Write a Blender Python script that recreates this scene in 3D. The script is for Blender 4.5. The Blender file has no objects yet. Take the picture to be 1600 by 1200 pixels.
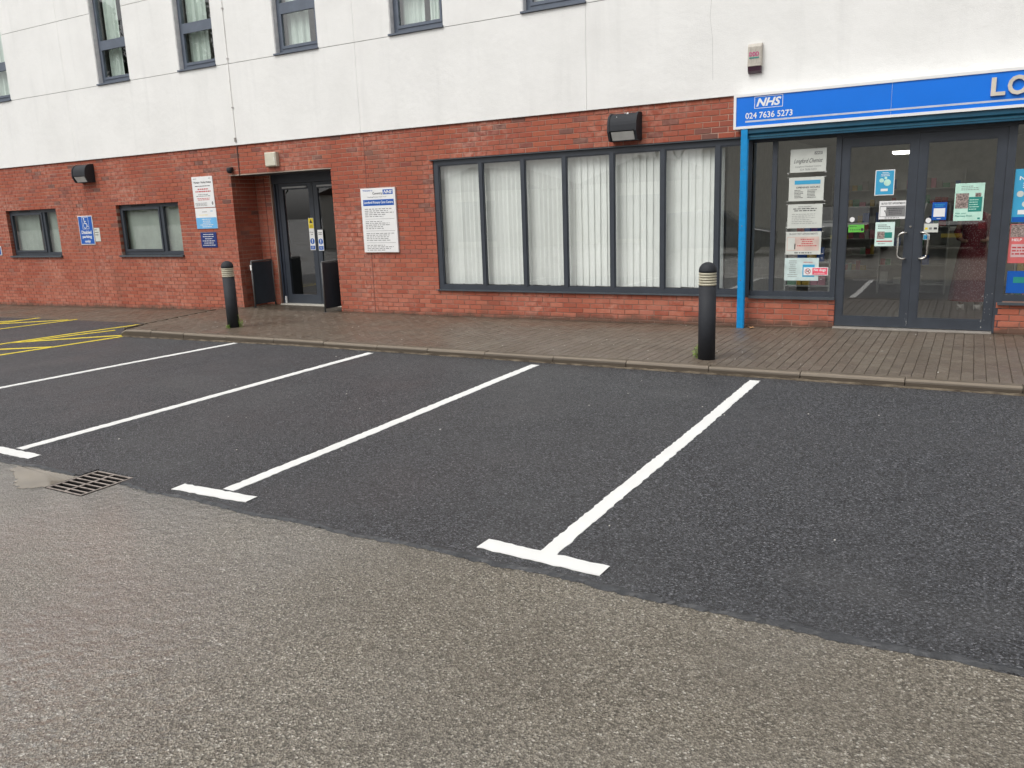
import bpy, math, random
from mathutils import Vector, Matrix
random.seed(7)
S = bpy.context.scene
COL = S.collection

# ---------------------------------------------------------------- camera
cam_d = bpy.data.cameras.new('camera'); cam = bpy.data.objects.new('camera', cam_d); COL.objects.link(cam)
r0 = (0.8713717927, 0.4893402803, -0.0354582699)
r1 = (0.0739113629, -0.2023741317, -0.9765151413)
r2 = (-0.4850240296, 0.8482869803, -0.2125109167)
cam.matrix_world = Matrix(((r0[0], -r1[0], -r2[0], 0.0), (r0[1], -r1[1], -r2[1], -11.1219),
                           (r0[2], -r1[2], -r2[2], 1.66156), (0, 0, 0, 1)))
cam_d.sensor_width = 36.0
cam_d.lens = 1258.47 / 1600 * 36.0
cam_d.clip_start = 0.05; cam_d.clip_end = 2000
S.camera = cam

# ---------------------------------------------------------------- sky, sun, exposure
SUN_EL, SUN_AZ = math.radians(52), math.radians(200)     # overcast: sun only a broad glow behind the camera
world = bpy.data.worlds.new('World'); S.world = world; world.use_nodes = True
wn = world.node_tree; bg = wn.nodes['Background']
sky = wn.nodes.new('ShaderNodeTexSky'); sky.sky_type = 'NISHITA'; sky.sun_disc = False
sky.sun_elevation = SUN_EL; sky.sun_rotation = SUN_AZ; sky.air_density = 1.0; sky.dust_density = 4.0; sky.ozone_density = 1.0
hs = wn.nodes.new('ShaderNodeHueSaturation'); hs.inputs['Saturation'].default_value = 0.10
hs.inputs['Value'].default_value = 1.0
wn.links.new(sky.outputs[0], hs.inputs['Color']); wn.links.new(hs.outputs[0], bg.inputs['Color'])
bg.inputs['Strength'].default_value = 0.12
sun_d = bpy.data.lights.new('sun', 'SUN'); sun_d.energy = 0.9; sun_d.angle = math.radians(40); sun_d.color = (1, .98, .95)
sun = bpy.data.objects.new('sun', sun_d); COL.objects.link(sun)
d = Vector((math.sin(SUN_AZ) * math.cos(SUN_EL), math.cos(SUN_AZ) * math.cos(SUN_EL), math.sin(SUN_EL)))
sun.rotation_euler = d.to_track_quat('Z', 'Y').to_euler()
S.view_settings.view_transform = 'Standard'
S.view_settings.look = 'None'; S.view_settings.gamma = 1.0; S.view_settings.use_curve_mapping = False
S.view_settings.exposure = 0.42

# ---------------------------------------------------------------- mesh helpers
class MB:
    def __init__(s): s.v = []; s.f = []
    def quad(s, *p):
        n = len(s.v); s.v += [tuple(q) for q in p]; s.f.append(tuple(range(n, n + len(p))))
    def box(s, x0, x1, y0, y1, z0, z1, skip=''):
        n = len(s.v)
        s.v += [(x0, y0, z0), (x1, y0, z0), (x1, y1, z0), (x0, y1, z0), (x0, y0, z1), (x1, y0, z1), (x1, y1, z1), (x0, y1, z1)]
        for k, q in (('b', (0, 3, 2, 1)), ('t', (4, 5, 6, 7)), ('f', (0, 1, 5, 4)), ('r', (1, 2, 6, 5)), ('k', (2, 3, 7, 6)), ('l', (3, 0, 4, 7))):
            if k not in skip: s.f.append(tuple(n + i for i in q))
        return s
    def cbox(s, x0, x1, y0, y1, z0, z1, c=.003):
        """box whose front (-y) edges are chamfered"""
        n = len(s.v)
        s.v += [(x0, y1, z0), (x1, y1, z0), (x1, y1, z1), (x0, y1, z1),
                (x0, y0 + c, z0), (x1, y0 + c, z0), (x1, y0 + c, z1), (x0, y0 + c, z1),
                (x0 + c, y0, z0 + c), (x1 - c, y0, z0 + c), (x1 - c, y0, z1 - c), (x0 + c, y0, z1 - c)]
        for q in ((8, 9, 10, 11), (4, 5, 9, 8), (5, 6, 10, 9), (6, 7, 11, 10), (7, 4, 8, 11), (0, 1, 5, 4), (1, 2, 6, 5), (2, 3, 7, 6), (3, 0, 4, 7)):
            s.f.append(tuple(n + i for i in q))
        return s
    def prism_x(s, prof, x0, x1):
        """profile [(y,z)...] extruded along x"""
        n = len(s.v); k = len(prof)
        s.v += [(x0, y, z) for y, z in prof] + [(x1, y, z) for y, z in prof]
        s.f.append(tuple(range(n, n + k))); s.f.append(tuple(range(n + 2 * k - 1, n + k - 1, -1)))
        for i in range(k): s.f.append((n + i, n + k + i, n + k + (i + 1) % k, n + (i + 1) % k))
        return s
    def lathe(s, prof, cx=0, cy=0, seg=28, cap=True):
        n = len(s.v)
        for r, z in prof:
            for i in range(seg):
                a = 2 * math.pi * i / seg; s.v.append((cx + r * math.cos(a), cy + r * math.sin(a), z))
        for j in range(len(prof) - 1):
            for i in range(seg):
                a = n + j * seg + i; b = n + j * seg + (i + 1) % seg
                s.f.append((a, b, b + seg, a + seg))
        if cap:
            s.f.append(tuple(n + i for i in range(seg))[::-1]); s.f.append(tuple(n + (len(prof) - 1) * seg + i for i in range(seg)))
        return s
    def tube(s, pts, r, seg=8, r1=None):
        n0 = len(s.v); P = [Vector(p) for p in pts]
        for j, p in enumerate(P):
            t = (P[min(j + 1, len(P) - 1)] - P[max(j - 1, 0)]).normalized()
            u = t.cross(Vector((0, 0, 1)));
            if u.length < .05: u = t.cross(Vector((1, 0, 0)))
            u.normalize(); w = t.cross(u)
            rr = r if r1 is None else r + (r1 - r) * j / (len(P) - 1)
            for i in range(seg):
                a = 2 * math.pi * i / seg; s.v.append(tuple(p + rr * (math.cos(a) * u + math.sin(a) * w)))
        for j in range(len(P) - 1):
            for i in range(seg):
                a = n0 + j * seg + i; b = n0 + j * seg + (i + 1) % seg
                s.f.append((a, b, b + seg, a + seg))
        s.f.append(tuple(n0 + i for i in range(seg))[::-1]); s.f.append(tuple(n0 + (len(P) - 1) * seg + i for i in range(seg)))
        return s
    def disc(s, cx, cz, r, y, seg=24, rx=None, t=.001):
        n = len(s.v); rx = rx or r
        s.v += [(cx + rx * math.cos(2 * math.pi * i / seg), y, cz + r * math.sin(2 * math.pi * i / seg)) for i in range(seg)]
        s.v += [(cx + rx * math.cos(2 * math.pi * i / seg), y + t, cz + r * math.sin(2 * math.pi * i / seg)) for i in range(seg)]
        s.f.append(tuple(n + i for i in range(seg)))
        for i in range(seg): s.f.append((n + i, n + (i + 1) % seg, n + seg + (i + 1) % seg, n + seg + i))
        return s
    def ring(s, cx, cz, r0, r1, y, seg=32):
        n = len(s.v)
        for r in (r0, r1):
            s.v += [(cx + r * math.cos(2 * math.pi * i / seg), y, cz + r * math.sin(2 * math.pi * i / seg)) for i in range(seg)]
        for i in range(seg): s.f.append((n + i, n + (i + 1) % seg, n + seg + (i + 1) % seg, n + seg + i))
        return s
    def mesh(s, name, m, smooth=False):
        me = bpy.data.meshes.new(name); me.from_pydata(s.v, [], s.f)
        if m: me.materials.append(m)
        if smooth:
            for p in me.polygons: p.use_smooth = True
        me.update(); return me
    def obj(s, name, m, parent=None, smooth=False, label=None, kind=None):
        return link(name, s.mesh(name, m, smooth), parent, label, kind)

def link(name, me, parent=None, label=None, kind=None):
    o = bpy.data.objects.new(name, me); COL.objects.link(o)
    if parent:
        o.parent = parent
        o.matrix_parent_inverse = Matrix.Identity(4) if parent.type == 'MESH' or parent.location.length == 0 else Matrix.Translation(-parent.location)
    if label: o['label'] = label
    if kind: o['kind'] = kind
    return o
def tag(o, label, cat, group=None):
    o['label'] = label; o['category'] = cat
    if group: o['group'] = group
    return o
def thing(name, label, cat, group=None, loc=(0, 0, 0)):
    o = bpy.data.objects.new(name, None); o.location = loc; o.empty_display_size = .1; COL.objects.link(o)
    return tag(o, label, cat, group)
def plain(name, parent=None, kind=None):
    o = bpy.data.objects.new(name, None); COL.objects.link(o)
    if parent: o.parent = parent
    if kind: o['kind'] = kind
    return o

def cells(mb, x0, x1, z0, z1, holes, y0, y1, back=True):
    """wall plate between y0 (front) and y1 with rectangular holes (hx0,hx1,hz0,hz1)"""
    xs = sorted({x0, x1, *[min(max(h[i], x0), x1) for h in holes for i in (0, 1)]})
    zs = sorted({z0, z1, *[min(max(h[i], z0), z1) for h in holes for i in (2, 3)]})
    def solid(i, j):
        if i < 0 or j < 0 or i >= len(xs) - 1 or j >= len(zs) - 1: return False
        cx = (xs[i] + xs[i + 1]) / 2; cz = (zs[j] + zs[j + 1]) / 2
        return not any(h[0] < cx < h[1] and h[2] < cz < h[3] for h in holes)
    for i in range(len(xs) - 1):
        for j in range(len(zs) - 1):
            if not solid(i, j): continue
            a, b, c, e = xs[i], xs[i + 1], zs[j], zs[j + 1]
            sk = '' if back else 'k'
            if solid(i - 1, j): sk += 'l'
            if solid(i + 1, j): sk += 'r'
            if solid(i, j - 1): sk += 'b'
            if solid(i, j + 1): sk += 't'
            mb.box(a, b, y0, y1, c, e, sk)
    return mb

# ---------------------------------------------------------------- materials
def lin(r, g, b):
    f = lambda c: (c / 255 / 12.92) if c / 255 <= .04045 else ((c / 255 + .055) / 1.055) ** 2.4
    return (f(r), f(g), f(b), 1)
class MT:
    def __init__(s, name):
        s.m = bpy.data.materials.new(name); s.m.use_nodes = True; s.t = s.m.node_tree
        s.b = s.t.nodes['Principled BSDF']; s.out = s.t.nodes['Material Output']
        s._co = None
    def n(s, typ, **kw):
        nd = s.t.nodes.new(typ)
        for k, v in kw.items():
            if k in nd.inputs: 
                nd.inputs[k].default_value = v
            else: setattr(nd, k, v)
        return nd
    def l(s, a, b): s.t.links.new(a, b)
    @property
    def co(s):
        if s._co is None:
            g = s.n('ShaderNodeNewGeometry'); s._co = g.outputs['Position']
        return s._co
    def noise(s, scale, detail=3, rough=.55, stretch=None):
        nd = s.n('ShaderNodeTexNoise', Scale=scale, Detail=detail, Roughness=rough)
        if stretch:
            mp = s.n('ShaderNodeMapping'); mp.inputs['Scale'].default_value = stretch; s.l(s.co, mp.inputs['Vector']); s.l(mp.outputs[0], nd.inputs['Vector'])
        else: s.l(s.co, nd.inputs['Vector'])
        return nd.outputs['Fac']
    def voro(s, scale, feature='F1'):
        nd = s.n('ShaderNodeTexVoronoi', Scale=scale); nd.feature = feature; s.l(s.co, nd.inputs['Vector']); return nd
    def ramp(s, fac, stops, interp='LINEAR'):
        r = s.n('ShaderNodeValToRGB'); r.color_ramp.interpolation = interp
        e = r.color_ramp.elements
        e[0].position, e[0].color = stops[0][0], stops[0][1]; e[1].position, e[1].color = stops[-1][0], stops[-1][1]
        for p, c in stops[1:-1]:
            q = e.new(p); q.color = c
        s.l(fac, r.inputs[0]); return r.outputs[0]
    def mix(s, fac, a, b, mode='MIX'):
        m = s.n('ShaderNodeMix', data_type='RGBA', blend_type=mode)
        for i, v in ((0, fac), (6, a), (7, b)):
            if hasattr(v, 'is_output'): s.l(v, m.inputs[i])
            else: m.inputs[i].default_value = v
        return m.outputs[2]
    def math(s, op, a, b=0.0, c=None, clamp=False):
        m = s.n('ShaderNodeMath', operation=op); m.use_clamp = clamp
        for i, v in ((0, a), (1, b), (2, c)):
            if v is None: continue
            if hasattr(v, 'is_output'): s.l(v, m.inputs[i])
            else: m.inputs[i].default_value = v
        return m.outputs[0]
    def bump(s, h, strength=.5, dist=.005):
        b = s.n('ShaderNodeBump'); b.inputs['Strength'].default_value = strength; b.inputs['Distance'].default_value = dist
        s.l(h, b.inputs['Height']); s.l(b.outputs[0], s.b.inputs['Normal'])
    def set(s, color=None, rough=None, metal=None, spec=None):
        for k, v in (('Base Color', color), ('Roughness', rough), ('Metallic', metal), ('Specular IOR Level', spec)):
            if v is None: continue
            if hasattr(v, 'is_output'): s.l(v, s.b.inputs[k])
            else: s.b.inputs[k].default_value = v
        return s.m
def g(v, a=1): return (v, v, v, 1)

def simple(name, col, rough=.5, metal=0, var=.12, scale=9.0, bump=0.0, bscale=200):
    t = MT(name); n = t.noise(scale, 4)
    c2 = tuple(x * (1 - var) for x in col[:3]) + (1,)
    c1 = tuple(min(1, x * (1 + var)) for x in col[:3]) + (1,)
    c = t.ramp(n, [(.3, c2), (.7, c1)])
    if bump: t.bump(t.noise(bscale, 2), bump, .002)
    return t.set(c, rough, metal)

def brick_mat():
    t = MT('brick')
    oi = t.n('ShaderNodeObjectInfo'); ge = t.n('ShaderNodeNewGeometry')
    r = t.math('FRACT', t.math('ADD', oi.outputs['Random'], ge.outputs['Random Per Island']))
    c = t.ramp(r, [(0, lin(158, 78, 56)), (.2, lin(168, 86, 62)), (.4, lin(172, 90, 64)), (.55, lin(160, 80, 60)), (.7, lin(176, 96, 68)),
                   (.86, lin(166, 90, 66)), (.955, lin(138, 74, 62)), (.985, lin(116, 84, 74)), (1.0, lin(104, 74, 66))])
    c = t.mix(t.math('MULTIPLY', t.noise(38, 4), .55), c, lin(120, 60, 48))
    # pale efflorescence in patches
    m = t.math('MULTIPLY', t.ramp(t.noise(.8, 3), [(.44, g(0)), (.64, g(1))]), t.ramp(t.noise(11, 3, .6), [(.42, g(0)), (.64, g(1))]))
    c = t.mix(t.math('MULTIPLY', m, .5), c, lin(206, 160, 142))
    sz = t.n('ShaderNodeSeparateXYZ'); t.l(t.co, sz.inputs[0])      # bleached, washed lower courses
    lowb = t.math('MULTIPLY', t.math('MULTIPLY', t.math('SUBTRACT', 1.0, t.math('MULTIPLY', t.math('ADD', sz.outputs['Z'], t.math('MULTIPLY', t.noise(1.0, 3), 1.4)), .40), clamp=True), .9), r)
    c = t.mix(lowb, c, lin(188, 118, 96))
    m2 = t.math('MULTIPLY', t.ramp(t.noise(1.4, 2), [(.60, g(0)), (.72, g(1))]), .5)
    c = t.mix(m2, c, lin(132, 90, 74))
    # moss / splash dirt along the foot of the wall
    sx = t.n('ShaderNodeSeparateXYZ'); t.l(t.co, sx.inputs[0])
    z = t.math('ADD', sx.outputs['Z'], t.math('MULTIPLY', t.noise(5, 3), .22))
    z = t.math('ADD', z, t.math('MULTIPLY', t.math('MULTIPLY_ADD', sx.outputs['X'], -1.0, -8.0, clamp=False), .012))
    low = t.ramp(z, [(.06, g(.85)), (.15, g(0))])
    c = t.mix(low, c, lin(84, 70, 58))
    t.bump(t.noise(260, 3), .35, .003)
    return t.set(c, .82)
def mortar_mat():
    t = MT('mortar'); n = t.noise(1.2, 3)
    c = t.ramp(n, [(.35, lin(136, 100, 86)), (.65, lin(190, 162, 146))])
    sz = t.n('ShaderNodeSeparateXYZ'); t.l(t.co, sz.inputs[0])
    c = t.mix(t.ramp(t.math('ADD', sz.outputs['Z'], t.math('MULTIPLY', t.noise(2, 3), .8)), [(.9, g(.65)), (1.0, g(.65))]) if 0 else t.math('MULTIPLY', t.math('SUBTRACT', 1.55, t.math('ADD', sz.outputs['Z'], t.math('MULTIPLY', t.noise(2, 3), .6)), clamp=True), .55), c, lin(112, 84, 70))
    t.bump(t.noise(300, 2), .4, .002); return t.set(c, .9)
def render_mat():
    t = MT('white_render')
    c = t.ramp(t.noise(1.1, 5, .6), [(.3, (.775, .77, .745, 1)), (.62, (.835, .83, .805, 1))])
    st = t.ramp(t.noise(2.2, 4, .6, (1.6, 1.6, .16)), [(.55, g(0)), (.8, g(.25))])
    c = t.mix(st, c, (.56, .56, .54, 1))
    t.bump(t.math('ADD', t.noise(95, 4, .7), t.math('MULTIPLY', t.noise(9, 2), 1.5)), .55, .006)
    return t.set(c, .85)
def frame_mat(name='anthracite_frame', col=(.036, .043, .055, 1), r=.42):
    t = MT(name)
    c = t.mix(t.ramp(t.noise(6, 4), [(.4, g(0)), (.75, g(.5))]), col, tuple(x * 1.45 for x in col[:3]) + (1,))
    sc = t.ramp(t.noise(60, 2), [(.74, g(0)), (.80, g(.6))])
    c = t.mix(sc, c, (.22, .22, .22, 1)); return t.set(c, r)
def glass_mat(name='window_glass', tint=(.955, .98, .965, 1), f0=.14):
    t = MT(name); N = t.t.nodes; N.remove(t.b)
    tr = t.n('ShaderNodeBsdfTransparent'); tr.inputs[0].default_value = tint
    gl = t.n('ShaderNodeBsdfGlossy'); gl.inputs['Roughness'].default_value = .004; gl.inputs['Color'].default_value = (1, 1, 1, 1)
    bm = t.n('ShaderNodeBump'); bm.inputs['Strength'].default_value = .05; bm.inputs['Distance'].default_value = .004
    t.l(t.noise(1.3, 1), bm.inputs['Height']); t.l(bm.outputs[0], gl.inputs['Normal'])
    ge = t.n('ShaderNodeNewGeometry'); dt = t.n('ShaderNodeVectorMath', operation='DOT_PRODUCT'); t.l(ge.outputs['Incoming'], dt.inputs[0]); t.l(ge.outputs['Normal'], dt.inputs[1])
    ic = t.math('SUBTRACT', 1.0, t.math('ABSOLUTE', dt.outputs['Value']), clamp=True)
    fac = t.math('MULTIPLY_ADD', t.math('POWER', ic, 5.0), 1 - f0, f0, clamp=True)      # Schlick, same from both sides
    mx = t.n('ShaderNodeMixShader'); t.l(fac, mx.inputs[0])
    t.l(tr.outputs[0], mx.inputs[1]); t.l(gl.outputs[0], mx.inputs[2]); t.l(mx.outputs[0], t.out.inputs[0])
    return t.m
def asphalt_new():
    t = MT('new_asphalt'); v = t.voro(128)
    sp = t.n('ShaderNodeSeparateColor'); t.l(v.outputs['Color'], sp.inputs[0])
    c = t.ramp(sp.outputs[0], [(0, g(.006)), (.32, (.018, .018, .019, 1)), (.46, (.050, .051, .056, 1)), (.7, (.074, .076, .084, 1)), (.92, (.125, .128, .140, 1)), (1, (.27, .275, .29, 1))])
    c = t.mix(t.ramp(t.noise(.7, 4), [(.4, g(0)), (.75, g(.35))]), c, (.085, .084, .086, 1))
    c = t.mix(t.ramp(t.noise(.45, 3, .7), [(.56, g(0)), (.74, g(.42))]), c, (.125, .123, .122, 1))
    rg = t.ramp(t.noise(.9, 4), [(.35, g(.42)), (.7, g(.62))])
    t.bump(t.math('ADD', v.outputs['Distance'], t.math('MULTIPLY', t.noise(420, 2), .35)), .95, .009)
    return t.set(c, rg, spec=.5)
def asphalt_old():
    t = MT('old_tarmac'); v = t.voro(125)
    sp = t.n('ShaderNodeSeparateColor'); t.l(v.outputs['Color'], sp.inputs[0])
    c = t.ramp(sp.outputs[0], [(0, (.075, .062, .046, 1)), (.25, (.165, .142, .108, 1)), (.55, (.290, .256, .200, 1)), (.84, (.395, .352, .280, 1)), (.955, (.53, .485, .405, 1)), (1, (.80, .75, .66, 1))])
    c = t.mix(t.ramp(t.noise(.8, 5, .6), [(.35, g(0)), (.7, g(.45))]), c, (.175, .152, .122, 1))
    c = t.mix(t.ramp(t.noise(.33, 4, .6), [(.5, g(0)), (.72, g(.35))]), c, (.31, .27, .205, 1))
    sxx = t.n('ShaderNodeSeparateXYZ'); t.l(t.co, sxx.inputs[0])      # silty pale patch with wet sheen painted into the colour, stronger leftwards
    silt_sheen = t.math('MULTIPLY', t.math('ADD', t.math('MULTIPLY_ADD', sxx.outputs['X'], -.28, -.6, clamp=True), t.ramp(t.noise(.9, 4), [(.45, g(0)), (.7, g(.3))]), clamp=True), .42)
    c = t.mix(silt_sheen, c, (.46, .44, .415, 1), 'MIX')
    c = t.mix(t.ramp(v.outputs['Distance'], [(.45, g(0)), (.75, g(.35))]), c, (.05, .045, .038, 1))
    wet = t.ramp(t.noise(.35, 4, .6), [(.42, g(0)), (.60, g(1))])
    # standing film of water: flatter to the left of the parking aisle
    sx = t.n('ShaderNodeSeparateXYZ'); t.l(t.co, sx.inputs[0])
    wx = t.ramp(t.math('MULTIPLY_ADD', sx.outputs['X'], -.50, -.75, clamp=True), [(0, g(0)), (1, g(1))])
    wet = t.math('MULTIPLY', t.math('ADD', wet, .35), wx, clamp=True)
    rg = t.mix(wet, g(.6), g(.38))
    t.bump(t.math('ADD', v.outputs['Distance'], t.math('MULTIPLY', t.noise(60, 4, .7), 2.0)), .85, .010)
    t.l(t.math('MULTIPLY', wet, 1.0), t.b.inputs['Coat Weight']); t.b.inputs['Coat Roughness'].default_value = .05; t.b.inputs['Coat IOR'].default_value = 1.9
    cb = t.n('ShaderNodeBump'); cb.inputs['Strength'].default_value = 1.0; cb.inputs['Distance'].default_value = .045; t.l(t.noise(15, 5, .62), cb.inputs['Height']); t.l(cb.outputs[0], t.b.inputs['Coat Normal'])
    return t.set(c, rg, spec=.5)
def paver_mat():
    t = MT('paving_block')
    oi = t.n('ShaderNodeObjectInfo'); ge = t.n('ShaderNodeNewGeometry')
    r = t.math('FRACT', t.math('ADD', oi.outputs['Random'], ge.outputs['Random Per Island']))
    c = t.ramp(r, [(0, lin(92, 80, 68)), (.4, lin(103, 92, 79)), (.75, lin(112, 101, 87)), (1, lin(98, 84, 71))])
    c = t.mix(t.ramp(t.noise(.9, 4), [(.4, g(0)), (.7, g(.6))]), c, lin(92, 75, 62))
    v = t.voro(85); sp = t.n('ShaderNodeSeparateColor'); t.l(v.outputs['Color'], sp.inputs[0])
    c = t.mix(t.ramp(sp.outputs[0], [(.0, g(.35)), (.5, g(0)), (.93, g(0)), (1, g(.6))]), c, lin(150, 140, 126))
    c = t.mix(t.math('MULTIPLY', t.noise(140, 3), .4), c, lin(78, 66, 57))
    sy = t.n('ShaderNodeSeparateXYZ'); t.l(t.co, sy.inputs[0])      # silt and algae line washed up along the foot of the wall
    gr = t.ramp(t.math('ADD', sy.outputs['Y'], t.math('MULTIPLY', t.noise(4, 4), .5)), [(.0, g(0)), (.22, g(.75))])
    c = t.mix(gr, c, lin(64, 56, 44))
    rg = t.ramp(t.noise(1.1, 4), [(.35, g(.33)), (.7, g(.6))])
    t.bump(t.noise(330, 3), .5, .003); return t.set(c, rg)
def kerb_mat():
    t = MT('kerb_concrete')
    c = t.ramp(t.noise(7, 5, .65, (.6, 3, 6)), [(.3, lin(78, 68, 57)), (.55, lin(104, 93, 80)), (.75, lin(132, 120, 104))])
    c = t.mix(t.ramp(t.noise(2.2, 3), [(.45, g(0)), (.65, g(.5))]), c, lin(92, 82, 66))
    sy = t.n('ShaderNodeSeparateXYZ'); t.l(t.co, sy.inputs[0])      # darker front faces, paler top edge
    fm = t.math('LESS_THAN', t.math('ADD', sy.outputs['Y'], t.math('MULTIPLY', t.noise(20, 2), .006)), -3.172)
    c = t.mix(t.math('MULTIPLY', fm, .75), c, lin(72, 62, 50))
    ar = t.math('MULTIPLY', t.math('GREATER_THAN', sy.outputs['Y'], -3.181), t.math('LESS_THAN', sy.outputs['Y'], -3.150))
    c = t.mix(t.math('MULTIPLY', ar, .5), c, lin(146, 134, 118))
    t.bump(t.noise(160, 3), .5, .004); return t.set(c, .6)
def paint_mat(name, col, worn=.7):
    t = MT(name)
    c = t.mix(t.ramp(t.noise(26, 5, .7), [(worn - .06, g(0)), (worn + .05, g(.75))]), col, (.12, .12, .12, 1))
    c = t.mix(t.ramp(t.noise(3, 4), [(.4, g(0)), (.75, g(.25))]), c, tuple(x * .75 for x in col[:3]) + (1,))
    t.bump(t.noise(220, 3), .6, .004); return t.set(c, .55)
def person_dress():
    t = MT('dotted_dress'); v = t.voro(55)
    c = t.ramp(v.outputs['Distance'], [(.22, (.45, .30, .30, 1)), (.3, (.16, .02, .03, 1))]); return t.set(c, .8)
def emit(name, col, st):
    t = MT(name); t.b.inputs['Emission Color'].default_value = col; t.b.inputs['Emission Strength'].default_value = st
    return t.set(col, .5)

def iron_mat():
    t = MT('cast_iron'); c = t.ramp(t.noise(30, 4), [(.3, (.22, .185, .16, 1)), (.7, (.44, .38, .34, 1))])
    sz = t.n('ShaderNodeSeparateXYZ'); t.l(t.co, sz.inputs[0])      # tyre-polished top, near-black sides of the bars below it
    c = t.mix(t.math('LESS_THAN', sz.outputs['Z'], -.1195), c, (.012, .010, .009, 1)); t.bump(t.noise(200, 2), .4, .003); return t.set(c, .6)
M = dict(brick=brick_mat(), mortar=mortar_mat(), render=render_mat(), frame=frame_mat(), glass=glass_mat(),
    frame_up=frame_mat('window_grey', (.10, .12, .155, 1), .4), black=simple('black_plastic', (.018, .020, .025, 1), .72, bump=.2),
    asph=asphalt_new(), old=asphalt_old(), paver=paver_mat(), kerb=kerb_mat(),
    line=paint_mat('white_road_paint', (.87, .87, .84, 1), .75), yellow=paint_mat('yellow_road_paint', (.86, .68, .04, 1), .73),
    white=simple('white_print', (.80, .80, .79, 1), .45, var=.03), cream=simple('cream_plastic', (.60, .57, .46, 1), .45, var=.08),
    blind=simple('blind_fabric', (.84, .86, .83, 1), .8, var=.04, scale=3), curtain=simple('curtain_fabric', (.62, .70, .64, 1), .85, var=.08, scale=3),
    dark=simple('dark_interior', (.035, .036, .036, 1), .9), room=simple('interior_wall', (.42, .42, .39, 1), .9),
    floor_in=simple('shop_floor', (.06, .06, .06, 1), .35), blue=simple('sign_blue', (.0, .17, .74, 1), .32, var=.04, scale=2),
    nhsblue=simple('print_blue', (.005, .095, .42, 1), .35, var=.04), cyan=simple('print_cyan', (.05, .36, .60, 1), .35, var=.04),
    lightblue=simple('print_light_blue', (.16, .46, .78, 1), .35, var=.04),
    postblue=simple('shutter_guide_blue', (.0, .24, .56, 1), .35, var=.10, scale=14), teal=simple('shutter_box_teal', (.010, .085, .15, 1), .35, var=.15, scale=5),
    grey=simple('print_grey', (.22, .22, .22, 1), .6), ink=simple('print_ink', (.035, .035, .04, 1), .6), red=simple('print_red', (.50, .04, .05, 1), .5),
    pink=simple('print_pink', (.80, .10, .16, 1), .4), mint=simple('print_mint', (.52, .78, .66, 1), .4), green=simple('print_green', (.13, .50, .07, 1), .4),
    dgreen=simple('print_teal', (.02, .24, .20, 1), .4), yel=simple('print_yellow', (.80, .62, .02, 1), .4), paper=simple('paper', (.60, .62, .57, 1), .6, var=.05),
    magenta=simple('print_magenta', (.55, .05, .22, 1), .4), photo=simple('photo_print', (.28, .22, .20, 1), .4, var=.8, scale=60),
    silver=simple('brushed_letter', (.62, .56, .47, 1), .5), steel=simple('stainless', (.62, .60, .56, 1), .25, metal=.9),
    iron=iron_mat(), pit=simple('gully_dark', (.006, .006, .006, 1), .9),
    water=None, diffuser=simple('lamp_diffuser', (.46, .46, .44, 1), .35), board=frame_mat('guard_board', (.030, .038, .050, 1), .5),
    leaf=simple('weed_leaf', (.24, .36, .07, 1), .6, var=.5, scale=60), dryleaf=simple('dry_leaf', (.48, .26, .12, 1), .7, var=.3, scale=60),
    beige=simple('alarm_beige', (.50, .46, .40, 1), .5, var=.12, scale=30), purple=simple('alarm_lens', (.05, .02, .035, 1), .2),
    sealant=simple('joint_sealant', (.16, .06, .045, 1), .8), lead=simple('bell_drip', (.10, .06, .05, 1), .7), sill=frame_mat('sill_grey', (.06, .07, .08, 1), .4),
    lampglow=emit('lit_panel', (1, .96, .86, 1), 5.0), house=simple('cream_house_wall', (.80, .78, .71, 1), .9, var=.06), roof=simple('roof_tiles', (.09, .055, .045, 1), .8),
    carblack=simple('car_paint_black', (.008, .009, .012, 1), .12), carblue=simple('car_paint_blue', (.015, .025, .06, 1), .12), carglass=simple('car_glass', (.01, .012, .013, 1), .04),
    tyre=simple('tyre', (.012, .012, .012, 1), .8), bark=simple('bark', (.06, .05, .04, 1), .9), skin=simple('skin', (.30, .17, .12, 1), .6), hair=simple('hair', (.02, .015, .012, 1), .6),
    dress=person_dress(), shoe=simple('shoe', (.45, .42, .40, 1), .6), tileshelf=simple('shelf_white', (.42, .42, .40, 1), .5), rubble=simple('chip', (.62, .60, .55, 1), .7),
    reveal=simple('render_reveal', (.84, .83, .82, 1), .85))
M['glass_shop'] = glass_mat('shop_glass', (.90, .94, .93, 1), .19); M['glass_blind'] = glass_mat('clear_glass', (.97, .985, .975, 1), .10)
M['roller'] = simple('roller_blind', (.30, .34, .30, 1), .8, var=.12, scale=2.5)
t = MT('puddle_water'); t.bump(t.noise(9, 3), .08, .003); M['water'] = t.set(t.ramp(t.noise(3, 3), [(.3, (.15, .12, .085, 1)), (.7, (.23, .19, .14, 1))]), .05, spec=.6)

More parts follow.
